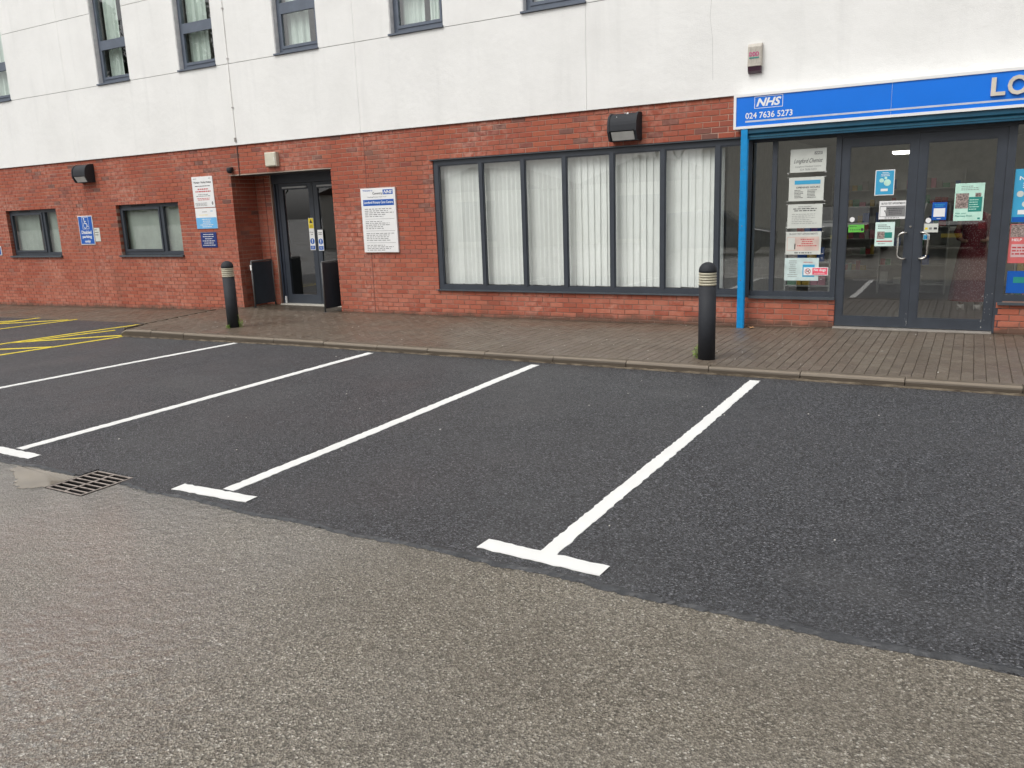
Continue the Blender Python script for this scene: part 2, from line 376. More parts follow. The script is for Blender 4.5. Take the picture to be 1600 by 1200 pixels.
# ---------------------------------------------------------------- level fields
def slopez(x):
    return -.012 * min(max(0, -8 - x), 22)
def zg(x, y):                       # asphalt level: falls to the gully line and to the left
    return -.06 - .06 * min(1, max(0, (-y - 3.2) / 4.6)) + slopez(x)
def sm(t): t = min(1, max(0, t)); return t * t * (3 - 2 * t)
def base(x):
    P = [(-12, -.04), (-7.3, -.048), (-2.6, -.03), (-1.6, -.002), (10, 0)]
    if x <= P[0][0]: return P[0][1]
    for (a, za), (b, zb) in zip(P, P[1:]):
        if x <= b: return za + (zb - za) * (x - a) / (b - a)
    return 0
def zp(x, y):                       # pavement level
    k = min(1, max(0, (y + 3.1) / 3.1)); hi = base(x) * k + .022 * (1 - k)
    if x > -11.4: return hi
    lo = zg(x, -2) + .006
    xb = -11.75 - (y + 2.95) * .36; w = .02 + .55 * sm((y + 1.0) / 1.0)
    return lo + (hi - lo) * sm((x - xb + w * .5) / w)

# ---------------------------------------------------------------- ground and asphalt
GX0, GX1, GY0, GY1 = -5.50, -5.08, -8.11, -7.70
def old_ground():
    mb = MB()
    xs = [-400, -120, -30, -19, -8, GX0, GX1, 2, 12, 60, 400]; ys = [-400, -60, -20, GY0, -7.78, GY1, -7.2, 0.9, 400]
    def z(x, y): return -.12 + slopez(x) - (.14 if y > -7.5 else 0)
    for i in range(len(xs) - 1):
        for j in range(len(ys) - 1):
            a, b, c, e = xs[i], xs[i + 1], ys[j], ys[j + 1]
            if GX0 <= a < GX1 and GY0 <= c < GY1: continue
            mb.quad((a, c, z(a, c)), (b, c, z(b, c)), (b, e, z(b, e)), (a, e, z(a, e)))
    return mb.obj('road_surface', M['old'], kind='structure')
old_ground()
rj = random.Random(3)
def edge_y(x):
    if GX0 - .012 < x < GX1 + .012: return GY1 + .012
    return -7.85 + .012 * math.sin(x * 2.1) + .010 * math.sin(x * 7.3 + 1) + .006 * (math.sin(x * 23) * math.sin(x * 11.7)) + .03 * sm((-2.6 - x) / 3) * sm((x + 5) / 2)
xs = [-30, -26, -22, -19, -17]; x = -16
while x < 6: xs.append(round(x, 4)); x += .035
xs = sorted(set(xs) | {GX0 - .0125, GX0 - .0115, GX1 + .0115, GX1 + .0125})
mb = MB(); ys = [None, -7.78, -7.6, -7, -6, -5, -4, -3.2, -2.6, -1.865]
rows = []
for x in xs:
    jit = rj.uniform(-.006, .006)
    col = []
    e0 = edge_y(x) + (0 if GX0 - .02 < x < GX1 + .02 else jit)
    inn = GX0 - .012 < x < GX1 + .012
    for k, y in enumerate(ys):
        yy = e0 if k == 0 else (max(y, e0 + .01) if k == 1 else y)
        col.append((x, yy, zg(x, yy) + (.006 if k == 0 else .009)))
    rows.append(col)
for a, b in zip(rows, rows[1:]):
    mb.quad((a[0][0], a[0][1] - .004, a[0][2] - .012), (b[0][0], b[0][1] - .004, b[0][2] - .012), b[0], a[0])
    for k in range(len(ys) - 1): mb.quad(a[k], b[k], b[k + 1], a[k + 1])
ASPH = mb.obj('parking_bay_surface', M['asph'], kind='structure')
ZA = .009
def za(x, y): return zg(x, y) + ZA
# sealed bitumen lip along the cut edge
t = MT('bitumen_seal'); t.bump(t.noise(60, 4), .6, .01); M['seal'] = t.set(t.ramp(t.noise(12, 4), [(.3, (.03, .031, .033, 1)), (.7, (.06, .062, .067, 1))]), .45)
mb = MB(); prev = None; x = -14.0
while x < 4:
    if not (GX0 - .03 < x < GX1 + .03):
        e0 = edge_y(x); w = .026 + .020 * math.sin(x * 5.1) * math.sin(x * 1.7) + .008 * math.sin(x * 31) + rj.uniform(-.010, .010); lo = .010 + rj.uniform(-.008, .010)
        cur = ((x, e0 - lo, zg(x, e0) + .002), (x, e0 + w * .4, za(x, e0) + .006), (x, e0 + w, za(x, e0) + .0035))
        if prev and x - prev[0][0] < .1:
            mb.quad(prev[0], cur[0], cur[1], prev[1]); mb.quad(prev[1], cur[1], cur[2], prev[2])
        prev = cur
    x += .025
mb.obj('bitumen_joint', M['seal'], ASPH)

def strip(name, p, q, w, m, label=None, amp=.006, parent=None, endcut=True):
    P = Vector(p); Q = Vector(q); L = (Q - P).length; dv = (Q - P) / L; nn = Vector((-dv.y, dv.x)); n = max(4, int(L / .035))
    A = []; B = []; wob = rj.uniform(0, 6)
    for i in range(n + 1):
        t = i / n; c = P.lerp(Q, t) + nn * .004 * math.sin(wob + t * L * 1.9)
        e = amp
        a = c + nn * (w / 2 + rj.uniform(-e, e)); b = c - nn * (w / 2 + rj.uniform(-e, e))
        A.append((a.x, a.y, za(a.x, a.y) + .004)); B.append((b.x, b.y, za(b.x, b.y) + .004))
    mb = MB()
    for i in range(n):
        mb.quad(A[i], B[i], B[i + 1], A[i + 1])
        mb.quad(A[i + 1], (A[i + 1][0], A[i + 1][1], A[i + 1][2] - .004), (A[i][0], A[i][1], A[i][2] - .004), A[i])
        mb.quad(B[i], (B[i][0], B[i][1], B[i][2] - .004), (B[i + 1][0], B[i + 1][1], B[i + 1][2] - .004), B[i + 1])
    return mb
def marking(name, segs, m, label):
    mb = MB()
    for k, (p, q, w) in enumerate(segs):
        s = strip(name, p, q, w, m)
        n = len(mb.v); dz = k * .0012
        mb.v += [(a, b, c + dz) for a, b, c in s.v]; mb.f += [tuple(n + i for i in f) for f in s.f]
    o = mb.obj(name, m, ASPH, label=label); return o
marking('bay_line', [((-1.735, -3.33), (-1.815, -7.63), .100), ((-2.195, -7.665), (-1.465, -7.700), .118)], M['line'], 'nearest white parking bay line with a T end')
marking('bay_line', [((-4.155, -3.32), (-4.205, -7.63), .100), ((-4.595, -7.715), (-3.92, -7.695), .105)], M['line'], 'white bay line ending in a T right of the drain grate')
marking('bay_line', [((-6.51, -3.30), (-6.63, -7.63), .100), ((-7.0, -7.71), (-6.28, -7.715), .105)], M['line'], 'white bay line whose T end is cut by the left edge of the photo')
marking('bay_line', [((-9.015, -3.22), (-9.62, -7.6), .098), ((-9.95, -7.70), (-9.3, -7.71), .105)], M['line'], 'farthest white bay line before the yellow hatching')
for p, q, lb in [((-12.69, -1.79), (-13.23, -4.83), 'long yellow line reaching the left end of the kerb ramp'), ((-11.56, -3.05), (-12.05, -5.2), 'nearest yellow edge line of the disabled bay hatching'),
                 ((-12.95, -3.98), (-12.49, -2.69), None), ((-13.1, -4.08), (-11.66, -3.05), None), ((-12.62, -4.57), (-11.86, -4.19), None), ((-15.0, -1.76), (-15.5, -4.8), None),
                 ((-16.16, -2.58), (-15.15, -1.85), None), ((-16.25, -1.74), (-16.3, -4.4), None), ((-15.4, -4.2), (-16.3, -3.4), None), ((-17.2, -3.0), (-16.3, -2.1), None)]:
    marking('hatch_line', [(p, q, .085)], M['yellow'], lb)

# gully
dr = thing('drain_grate', 'rusty iron drain grate set at the joint of old tarmac and new asphalt', 'drain', loc=(GX0, GY0, -.118))
zt = -.114
mb = MB()
mb.box(GX0 + .010, GX0 + .023, GY0 + .01, GY1 - .01, zt - .022, zt); mb.box(GX1 - .023, GX1 - .010, GY0 + .01, GY1 - .01, zt - .022, zt)
mb.box(GX0 + .023, GX1 - .023, GY0 + .010, GY0 + .021, zt - .022, zt - .001); mb.box(GX0 + .023, GX1 - .023, GY1 - .021, GY1 - .010, zt - .022, zt - .001)
mb.obj('frame', M['iron'], dr)
MB().box(-5.299, -5.281, GY0 + .02, GY1 - .02, zt - .018, zt - .002).obj('bar', M['iron'], dr)
for i in range(1, 7):
    yy = GY0 + .01 + (GY1 - GY0 - .02) * i / 7
    for a, b in ((GX0 + .022, -5.299), (-5.281, GX1 - .022)):
        MB().box(a, b, yy - .007, yy + .007, zt - .018, zt - .003).obj('bar', M['iron'], dr)
mb = MB(); mb.box(GX0 - .03, GX1 + .03, GY0 - .03, GY1 + .03, -.75, -.70); mb.box(GX0 - .04, GX0 - .03, GY0, GY1, -.7, -.15); mb.box(GX1 + .03, GX1 + .04, GY0, GY1, -.7, -.15)
mb.box(GX0 - .03, GX1 + .03, GY1 + .0305, GY1 + .04, -.7, -.15); mb.box(GX0 - .03, GX1 + .03, GY0 - .04, GY0 - .0305, -.7, -.15)
mb.obj('gully_pot', M['pit'], dr)
# dark wet rim of broken asphalt by the grate
# puddle
mb = MB(); pts = [(-6.22, -7.885), (-6.10, -7.99), (-5.93, -8.04), (-5.82, -8.13), (-5.66, -8.19), (-5.55, -8.165), (-5.506, -8.11), (-5.506, -7.862), (-5.62, -7.868), (-5.9, -7.876)]
q = []
for i, p in enumerate(pts):
    nx = pts[(i + 1) % len(pts)]
    for k in range(6):
        tt = k / 6; x = p[0] + (nx[0] - p[0]) * tt; y = p[1] + (nx[1] - p[1]) * tt
        j = 0 if i in (6,) else .026
        q.append((x - abs(rj.uniform(0, j)), y + (rj.uniform(-j, j) if i < 6 else 0), -.1165))
mb.quad(*q); pud = mb.obj('puddle_water', M['water'], kind='structure')

# ---------------------------------------------------------------- pavement
PAVE = plain('pavement', kind='structure')
mb = MB()
xs = [-24 + i * .4 for i in range(int(28 / .4) + 1)]
xs = [x for x in xs if not -12.9 < x < -11.3] + [-12.9 + i * .1 for i in range(17)]; xs = sorted(xs)
ys = [-3.05, -2.6, -2.2, -1.81, -1.4, -1, -.5, 0, .35, .9]
for a, b in zip(xs, xs[1:]):
    for c, e in zip(ys, ys[1:]):
        if b < -12.25 and c < -1.82: continue
        zz = [zp(*p) - .009 for p in ((a, c), (b, c), (b, e), (a, e))]
        mb.quad((a, c, zz[0]), (b, c, zz[1]), (b, e, zz[2]), (a, e, zz[3]))
t = MT('joint_sand'); t.bump(t.noise(200, 2), .4, .003); M['sand'] = t.set(t.ramp(t.noise(5, 4), [(.35, lin(52, 44, 37)), (.7, lin(76, 66, 55))]), .85)
mb.obj('joint_sand', M['sand'], PAVE)
blocks = []
rb = random.Random(11); PX = .1
i0 = int(-24 / PX); i1 = int(3.2 / PX)
for i in range(i0, i1):
    x0 = i * PX; off = (.1 if i % 2 else 0) + rb.uniform(-.008, .008)
    y = -3.045 - off
    while y < .88:
        a = max(y, -3.045); b = min(y + .2, .6 if -12.33 < x0 < -9.9 else .0)
        lim = -1.80 if x0 < -12.35 else (-3.045 if x0 > -11.55 else (-3.045 + (-11.55 - x0) * 1.55))
        a = max(a, lim)
        if b - a > .03: blocks.append((x0, a, b))
        y += .2
def blk(mb, x0, a, b, o=(0, 0, 0)):
    j = .0016; c = .004; x1 = x0 + PX - j; x0 += j; a += .0014; b -= .0014
    dz = rb.uniform(-.0014, .0014); tx = rb.uniform(-.0012, .0012)
    def Z(x, y): return zp(x, y) + dz + tx * (1 if x > (x0 + x1) / 2 else -1) - o[2]
    n = len(mb.v)
    for (xx, yy, dd) in ((x0, a, -.012), (x1, a, -.012), (x1, b, -.012), (x0, b, -.012), (x0, a, -c), (x1, a, -c), (x1, b, -c), (x0, b, -c),
                         (x0 + c, a + c, 0), (x1 - c, a + c, 0), (x1 - c, b - c, 0), (x0 + c, b - c, 0)):
        mb.v.append((xx - o[0], yy - o[1], Z(xx, yy) + dd))
    for f in ((8, 9, 10, 11), (4, 5, 9, 8), (5, 6, 10, 9), (6, 7, 11, 10), (7, 4, 8, 11), (0, 1, 5, 4), (1, 2, 6, 5), (2, 3, 7, 6), (3, 0, 4, 7)): mb.f.append(tuple(n + i for i in f))
def dist(b): return (b[0] ** 2 + ((b[1] + b[2]) / 2 + 11.12) ** 2) + (1e6 if b[0] > .62 + (b[1] * -.0) or b[2] - b[1] < .12 else 0)
blocks.sort(key=dist)
for (x0, a, b) in blocks[:300]:
    o = (x0, a, zp(x0, a)); mb = MB(); blk(mb, x0, a, b, o); ob = mb.obj('paving_block', M['paver'], PAVE); ob.location = o
mb = MB()
for (x0, a, b) in blocks[300:]: blk(mb, x0, a, b)
mb.obj('block_paving', M['paver'], PAVE, kind='stuff')
# kerb
KERB = plain('kerb', kind='structure')
joints = [3.2, 2.29, 1.38, .47, -.44, -1.35, -2.24, -3.13, -4.0, -4.9, -5.72, -6.5, -7.4, -8.3, -9.25, -10.15, -10.9, -11.62]
for k, (b, a) in enumerate(zip(joints, joints[1:])):
    dz = rb.uniform(-.003, .003); dy = rb.uniform(-.004, .004)
    a += .004; b -= .004; mb = MB(); last = a < -11.5
    ptop = .027 + dz
    prof = [(-3.185 + dy, -.16), (-3.185 + dy, ptop - .030), (-3.178 + dy, ptop - .012), (-3.163 + dy, ptop), (-3.060, ptop), (-3.060, -.16)]
    xsx = [a, (a + b) / 2, b] if not last else [a, a + .10, b]
    zadd = lambda x: (-.070 * sm((-11.45 - x) / .25)) if last else 0
    n = 0
    for xx in xsx:
        mb.v += [(xx, y, z + (zadd(xx) if z > -.1 else 0)) for y, z in prof]
    L = len(prof)
    for s in range(len(xsx) - 1):
        for i in range(L): mb.f.append((s * L + i, (s + 1) * L + i, (s + 1) * L + (i + 1) % L, s * L + (i + 1) % L))
    mb.f.append(tuple(range(L))[::-1]); mb.f.append(tuple((len(xsx) - 1) * L + i for i in range(L)))
    mb.obj('kerb_stone', M['kerb'], KERB)
# kerb haunch / mortar bed showing as a paler strip below the kerb face
mb = MB(); prev = None; x = -11.6
while x < 3.2:
    yy = -3.196 - rb.uniform(0, .006); zz = za(x, -3.2) + .012 + rb.uniform(-.005, .007)
    cur = ((x, yy, zg(x, -3.2)), (x, yy + .002, zz), (x, -3.18, zz + .004))
    if prev: mb.quad(prev[0], cur[0], cur[1], prev[1]); mb.quad(prev[1], cur[1], cur[2], prev[2])
    prev = cur; x += .07
t = MT('kerb_bedding'); M['bed'] = t.set(t.ramp(t.noise(9, 5), [(.35, lin(72, 62, 50)), (.65, lin(128, 116, 98))]), .8)
mb.obj('kerb_bedding', M['bed'], KERB)
mb = MB(); mb.box(-24, -12.36, -1.86, -1.80, -.4, -.35); 
x = -24.0; mb = MB()
while x < -12.5:
    a, b = x + .004, min(x + .91, -12.36) - .004
    za_, zb_ = zg(a, -1.8) + .012, zg(b, -1.8) + .012
    mb2 = MB(); mb2.v += [(a, -1.86, za_ - .1), (b, -1.86, zb_ - .1), (b, -1.802, zb_ - .1), (a, -1.802, za_ - .1), (a, -1.86, za_), (b, -1.86, zb_), (b, -1.802, zb_), (a, -1.802, za_)]
    mb2.f += [(0, 3, 2, 1), (4, 5, 6, 7), (0, 1, 5, 4), (1, 2, 6, 5), (2, 3, 7, 6), (3, 0, 4, 7)]
    mb2.obj('kerb_stone', M['kerb'], KERB); x += .91

def edging(p, q, seed):
    n = 8; mb = MB(); A = []
    P = Vector(p); Q = Vector(q); dv = (Q - P).normalized(); nn = Vector((-dv.y, dv.x)) * .026
    for i in range(n + 1):
        c = P.lerp(Q, i / n); hz = zp(c.x + .12, c.y) + .004
        A.append([(c.x + nn.x, c.y + nn.y, hz), (c.x - nn.x, c.y - nn.y, hz), (c.x + nn.x, c.y + nn.y, hz - .14), (c.x - nn.x, c.y - nn.y, hz - .14)])
    for a, b in zip(A, A[1:]):
        mb.quad(a[0], a[1], b[1], b[0]); mb.quad(a[2], a[0], b[0], b[2]); mb.quad(a[1], a[3], b[3], b[1])
    mb.quad(A[0][0], A[0][2], A[0][3], A[0][1]); mb.quad(A[-1][0], A[-1][1], A[-1][3], A[-1][2])
    mb.obj('edging_stone', M['kerb'], KERB)
ex = lambda y: -11.75 - (y + 2.95) * .36
for ya, yb_ in ((-3.02, -2.12), (-2.11, -1.21), (-1.20, -.45)): edging((ex(ya), ya), (ex(yb_), yb_), 1)
# ---------------------------------------------------------------- building
B = thing('medical_centre', 'two storey medical centre with red brick ground floor and white rendered upper floor', 'building')
XL, XR, ZT = -26.0, 5.0, 3.0
REC = (-12.33, -9.85, -1, 2.46)
LW = [(-15.87, -13.90, .95, 2.03), (-19.98, -18.00, .95, 2.03), (-24.1, -22.1, .95, 2.03)]
SHOP = (-7.69, 5.2, .390, 2.475)
DOOR = (-1.50, .30, -1, 2.475)
JN = [(-16.847, -16.833, -1, 4), (-9.077, -9.063, -1, 4)]
HB = [REC, *LW, SHOP, DOOR, *JN]
WALL = plain('brick_wall', B)
mb = MB(); e = .004
cells(mb, XL, XR, -.45, ZT, [(h[0] - e, h[1] + e, h[2] - e, h[3] + e) for h in HB[:6]], .007, .28)
# recess return wall and pier (mortar)
mb.box(-12.33 - .20, -12.33 - .007, .1, .66, -.45, 2.46, 'k'); mb.box(-12.50, -11.93, .607, .80, -.3, 2.46)
mb.box(-9.84, -9.6, .1, 1.2, -.45, 2.46)
mb.obj('mortar', M['mortar'], WALL)
for h in JN:
    MB().box(h[0] - .001, h[1] + .001, .003, .02, -.3, ZT).obj('movement_joint', M['sealant'], WALL)
def minus(rects, h):
    out = []
    for (a, b, c, d) in rects:
        if h[0] >= b or h[1] <= a or h[2] >= d or h[3] <= c: out.append((a, b, c, d)); continue
        if h[0] > a: out.append((a, h[0], c, d))
        if h[1] < b: out.append((h[1], b, c, d))
        a2, b2 = max(a, h[0]), min(b, h[1])
        if h[2] > c: out.append((a2, b2, c, h[2]))
        if h[3] < d: out.append((a2, b2, h[3], d))
    return out
bricks = []
k = 0; z = ZT - .075; rr = random.Random(5)
while z > -.42:
    off = .1125 * (k % 2) + rr.uniform(-.01, .01)
    x = XL + off - .225
    while x < XR:
        rects = [(max(x + .005, XL), min(x + .220, XR), z + .005, z + .070)]
        for h in HB: rects = minus(rects, h)
        for q in rects:
            if q[1] - q[0] > .015 and q[3] - q[2] > .012: bricks.append(q)
        x += .225
    z -= .075; k += 1
def bd(q):
    x = (q[0] + q[1]) / 2; z = (q[2] + q[3]) / 2
    full = q[1] - q[0] > .21 and q[3] - q[2] > .06
    vis = x < .56 and z > base(x) and not (x > -2.75 and z > 2.4)
    return (0 if full and vis else 1e6) + x * x + 123.6 + (z - 1.66) ** 2
bricks.sort(key=bd)
BM = MB().cbox(0, .215, 0, .095, 0, .065).mesh('brick', M['brick'])
for q in bricks[:300]:
    o = link('brick', BM, WALL); o.location = (q[0], rr.uniform(-.0015, .0015), q[2])
mb = MB()
for q in bricks[300:]:
    y = rr.uniform(-.0015, .0015); mb.cbox(q[0], q[1], y, .095, q[2], q[3])
# return wall of the recess (bricks facing +x) and pier facing the car park
k = 0; z = ZT - .075
while z > -.3:
    if z < 2.46:
        zt_ = min(z + .070, 2.455); y = .112 if k % 2 else .0; y = .10 + (.0 if k % 2 else .1125)
        yy = .1
        first = True
        y0 = .105 if k % 2 else -.02
        while y0 < .6:
            a, b = max(y0, .100), min(y0 + .215, .60)
            if b - a > .02:
                n = len(mb.v); dx = rr.uniform(-.0015, .0015)
                mb.box(-12.42, -12.33 + dx, a, b, z + .005, zt_)
            y0 += .225
        x = -12.33 - (.1125 if k % 2 else 0)
        while x < -11.95:
            a, b = max(x + .005, -12.325), min(x + .22, -11.95)
            if a < -12.10 < b: pass
            if b - a > .02: mb.cbox(a, b, .6 + rr.uniform(-.0015, .0015), .70, z + .005, zt_)
            x += .225
        mb.box(-11.99, -11.95, .703, .80, z + .005, zt_)
    z -= .075; k += 1
mb.obj('brickwork', M['brick'], WALL, kind='stuff')
MB().box(-12.105, -12.093, .594, .602, -.1, 2.45).obj('movement_joint', M['sealant'], WALL)

# recess soffit, lintel angle
MB().box(-12.33, -9.85, .10, 1.3, 2.46, 2.49).obj('soffit', simple('soffit', (.10, .10, .11, 1), .6), B)
MB().box(-12.36, -9.82, -.006, .10, 2.455, 2.463).obj('lintel', simple('steel_angle', (.30, .29, .25, 1), .5), B)

# ---- white render
RW = plain('render_wall', B)
UPW = [(-19.98, -19.0), (-15.85, -14.85), (-13.385, -12.38), (-10.875, -9.885), (-8.36, -7.34), (-5.95, -4.945)]
UZ0, UZ1 = 4.43, 6.75
uh = [(a, b, UZ0 - .002, UZ1) for a, b in UPW] + [(-25, -24, UZ0 - .002, UZ1)]
xb = [XL, -21.4, -16.95, -9.10, -4.95, XR]; zb = [3.0, 4.425, 5.80, 7.25]
gx = .0022
for c, e_ in zip(zb, zb[1:]):
    for a, b in zip(xb, xb[1:]):
        a2, b2 = a + (gx if a > XL else 0), b - (gx if b < XR else 0); c2, e2 = c + (.005 if c > 3 else 0), e_ - .005
        if UZ0 - .01 < c + .01 and e_ < UZ1:          # band cut through by the tall windows: one panel between each two windows
            xs_ = [a2]; 
            for h in sorted(uh):
                if a2 < h[0] < b2 or a2 < h[1] < b2: xs_ += [max(h[0], a2), min(h[1], b2)]
            xs_.append(b2)
            for u, v in zip(xs_[::2], xs_[1::2]):
                if v - u > .03: MB().box(u, v, -.022, .10, c2, e2, 'k').obj('render_panel', M['render'], RW)
        else:
            mb = MB(); cells(mb, a2, b2, c2, e2, uh, -.022, .10, back=False); mb.obj('render_panel', M['render'], RW)
mb = MB(); cells(mb, XL, XR, 3.0, 7.25, [(h[0] - .001, h[1] + .001, h[2], h[3]) for h in uh], -.010, .28); mb.obj('groove_backing', simple('groove', (.25, .25, .24, 1), .9), RW)
MB().box(XL, XR, -.026, -.004, 2.992, 2.9995).obj('bell_drip', M['lead'], RW)
MB().box(XL, XR, -.09, .35, 7.25, 7.33).obj('parapet_coping', M['frame'], B)
mb = MB(); mb.box(XL, XL + .25, .28, 11, -.4, 7.25); mb.box(XR - .25, XR, .28, 11, -.4, 7.25); mb.box(XL, XR, 11, 11.25, -.4, 7.25); mb.box(XL + .25, XR - .25, .28, 11, 7.05, 7.2)
mb.obj('side_walls', M['render'], B)
# hairline crack
mb = MB(); P = [(-3.19, 4.45), (-3.17, 4.2), (-3.185, 4.0), (-3.15, 3.75), (-3.14, 3.45), (-3.135, 3.22)]
for p, q in zip(P, P[1:]): mb.quad((p[0] - .002, -.0235, p[1]), (p[0] + .002, -.0235, p[1]), (q[0] + .002, -.0235, q[1]), (q[0] - .002, -.0235, q[1]))
mb.obj('render_crack', simple('crack', (.5, .5, .48, 1), .9), RW)

def pane(x0, x1, z0, z1, y, parent, name='pane'):
    return MB().box(x0, x1, y, y + .006, z0, z1, 'lrtb').obj(name, M['glass'], parent)
def pane1(x0, x1, z0, z1, y, parent, name='pane', gm='glass'):
    mb = MB(); mb.quad((x0, y, z0), (x1, y, z0), (x1, y, z1), (x0, y, z1)); return mb.obj(name, M[gm], parent)
def fold(x0, x1, z0, z1, y, m, parent, amp=.03, per=.12, name='curtain', seed=0):
    r = random.Random(seed); n = max(6, int((x1 - x0) / .02)); mb = MB(); pts = []
    for i in range(n + 1):
        x = x0 + (x1 - x0) * i / n; pts.append((x, y + amp * math.sin(x / per * 6.28 + seed) + amp * .5 * math.sin(x / per * 15 + 1)))
    for p, q in zip(pts, pts[1:]): mb.quad((p[0], p[1], z0), (q[0], q[1], z0), (q[0] , q[1], z1), (p[0], p[1], z1))
    o = mb.obj(name, m, parent, smooth=True); return o
def room(x0, x1, y0, y1, z0, z1, m, parent, name='interior'):
    mb = MB(); n = 0
    mb.quad((x0, y1, z0), (x1, y1, z0), (x1, y1, z1), (x0, y1, z1)); mb.quad((x0, y0, z0), (x0, y1, z0), (x0, y1, z1), (x0, y0, z1))
    mb.quad((x1, y0, z0), (x1, y1, z0), (x1, y1, z1), (x1, y0, z1)); mb.quad((x0, y0, z0), (x1, y0, z0), (x1, y1, z0), (x0, y1, z0)); mb.quad((x0, y0, z1), (x1, y0, z1), (x1, y1, z1), (x0, y1, z1))
    return mb.obj(name, m, parent)
# ---- upper windows
for wi, (x0, x1) in enumerate(UPW + [(-25, -24)]):
    w = plain('window', B); F = M['frame_up']; y0, y1 = .085, .15; f = .075
    MB().box(x0 - .0005, x0 + .012, -.012, y0, UZ0 + .02, UZ1).obj('reveal', M['reveal'], w)
    mb = MB()
    mb.box(x0 + .012, x0 + .012 + f, y0, y1, UZ0 + .03, UZ1); mb.box(x1 - f, x1, y0, y1, UZ0 + .03, UZ1)
    a, b = x0 + .012 + f, x1 - f
    mb.box(a, b, y0, y1, UZ0 + .03, UZ0 + .03 + f); mb.box(a, b, y0, y1, 5.19, 5.28); mb.box(a, b, y0, y1, UZ1 - f, UZ1)
    # opening lower light
    mb.box(a, a + .035, y0 - .014, y0 + .03, UZ0 + .105, 5.19); mb.box(b - .035, b, y0 - .014, y0 + .03, UZ0 + .105, 5.19)
    mb.box(a + .035, b - .035, y0 - .014, y0 + .03, UZ0 + .105, UZ0 + .15); mb.box(a + .035, b - .035, y0 - .014, y0 + .03, 5.10, 5.19)
    mb.obj('frame', F, w)
    pane1(a + .03, b - .03, UZ0 + .14, 5.11, y0 + .012, w); pane1(a, b, 5.28, UZ1 - f, y0 + .03, w)
    MB().box(x0 - .02, x1 + .01, -.055, y0, UZ0 - .004, UZ0 + .022).obj('sill', F, w)
    room(x0 + .01, x1 - .01, .28, 2.0, UZ0 + .02, UZ1, M['dark'] if wi in (1, 0) else M['room'], w)
    cw = (.60, .52, .60, .60, .50, .6, .6)[wi]
    fold(x0 + .09, x0 + .09 + (x1 - x0 - .15) * cw, UZ0 + .06, UZ1 - .05, .24, M['curtain'], w, .02, .21, seed=wi * 3)
    if wi == 4: fold(x1 - .40, x1 - .08, UZ0 + .06, UZ1 - .05, .23, M['curtain'], w, .02, .1, seed=9)
# ---- lower left windows
for wi, (x0, x1, z0, z1) in enumerate(LW):
    w = plain('window', B); F = M['frame']; y0, y1 = .085, .15; f = .07; mx = x1 - .63
    mb = MB(); mb.box(x0, x0 + f, y0, y1, z0 + .04, z1); mb.box(x1 - f, x1, y0, y1, z0 + .04, z1)
    mb.box(x0 + f, x1 - f, y0, y1, z0 + .04, z0 + .04 + f); mb.box(x0 + f, x1 - f, y0, y1, z1 - f, z1); mb.box(mx - .045, mx + .045, y0, y1, z0 + .11, z1 - f)
    # opening sash on the left light
    a, b, c, e_ = x0 + f, mx - .045, z0 + .11, z1 - f
    for q in ((a, a + .045, c, e_), (b - .045, b, c, e_), (a + .045, b - .045, c, c + .045), (a + .045, b - .045, e_ - .045, e_)): mb.box(q[0], q[1], y0 - .018, y0 + .03, q[2], q[3])
    mb.obj('frame', F, w)
    MB().box(x0 + .40, x0 + .85, y0 - .01, y0 + .001, z1 - .045, z1 - .02).obj('trickle_vent', M['black'], w)
    pane1(a + .04, b - .04, c + .04, e_ - .04, y0 + .012, w); pane1(mx + .045, x1 - f, c, e_, y0 + .03, w)
    MB().box(x0 - .03, x1 + .02, -.045, y0, z0 - .002, z0 + .036).obj('sill', M['sill'], w)
    room(x0, x1, .28, 1.8, z0, z1, M['room'], w)
    fold(x0 + .05, x1 - .05 if wi == 0 else x0 + 1.0, z0 + .1, z1 - .05, .19, M['roller'], w, .006, .4, 'roller_blind', seed=wi)
    if wi: fold(x0 + 1.35, x1 - .05, z0 + .1, z1 - .05, .19, M['roller'], w, .006, .4, 'roller_blind', seed=4)

# ---- long blinded window and shopfront glazing
F = M['frame']; Y0, Y1 = .018, .085
W1 = plain('shop_window', B)
MX = [-6.80, -6.05, -5.35, -4.59, -3.83, -3.06]; zb0, zt0 = .390, 2.475
mb = MB(); mb.box(-7.69, -7.60, Y0, Y1, zb0, zt0 - .012)
mb.box(-7.60, -2.66, Y0, Y1, zb0, .460); mb.box(-7.60, -2.66, Y0, Y1, 2.385, zt0 - .012)
for m_ in MX: mb.box(m_ - .030, m_ + .030, Y0 - .004, Y1, .460, 2.385)
mb.box(-2.70, -2.60, Y0 - .002, Y1 + .002, .35, 2.5)
mb.obj('frame', F, W1)
ed = [-7.60] + [v for m_ in MX for v in (m_ - .030, m_ + .030)] + [-2.70]
for a, b in zip(ed[::2], ed[1::2]):
    pane1(a, b, .460, 2.385, Y0 + .03, W1, gm='glass_blind' if b < -3 else 'glass_shop')
    mb = MB(); s = .016     # glazing beads
    mb.box(a, a + s, Y0 + .010, Y0 + .028, .460, 2.385); mb.box(b - s, b, Y0 + .010, Y0 + .028, .460, 2.385)
    mb.box(a + s, b - s, Y0 + .010, Y0 + .028, .460, .460 + s); mb.box(a + s, b - s, Y0 + .010, Y0 + .028, 2.385 - s, 2.385); mb.obj('glazing_bead', F, W1)
MB().box(-7.72, -2.70, -.045, Y0, .376, .394).obj('sill', M['sill'], W1)
MB().box(-7.73, -2.70, -.030, Y0, 2.461, 2.474).obj('drip_flashing', M['sill'], W1)
room(-7.85, -3.02, .30, 3.4, .0, 2.6, M['room'], W1)
VB = thing('vertical_blind', 'row of white vertical blind slats behind the long ground floor window', 'blind')
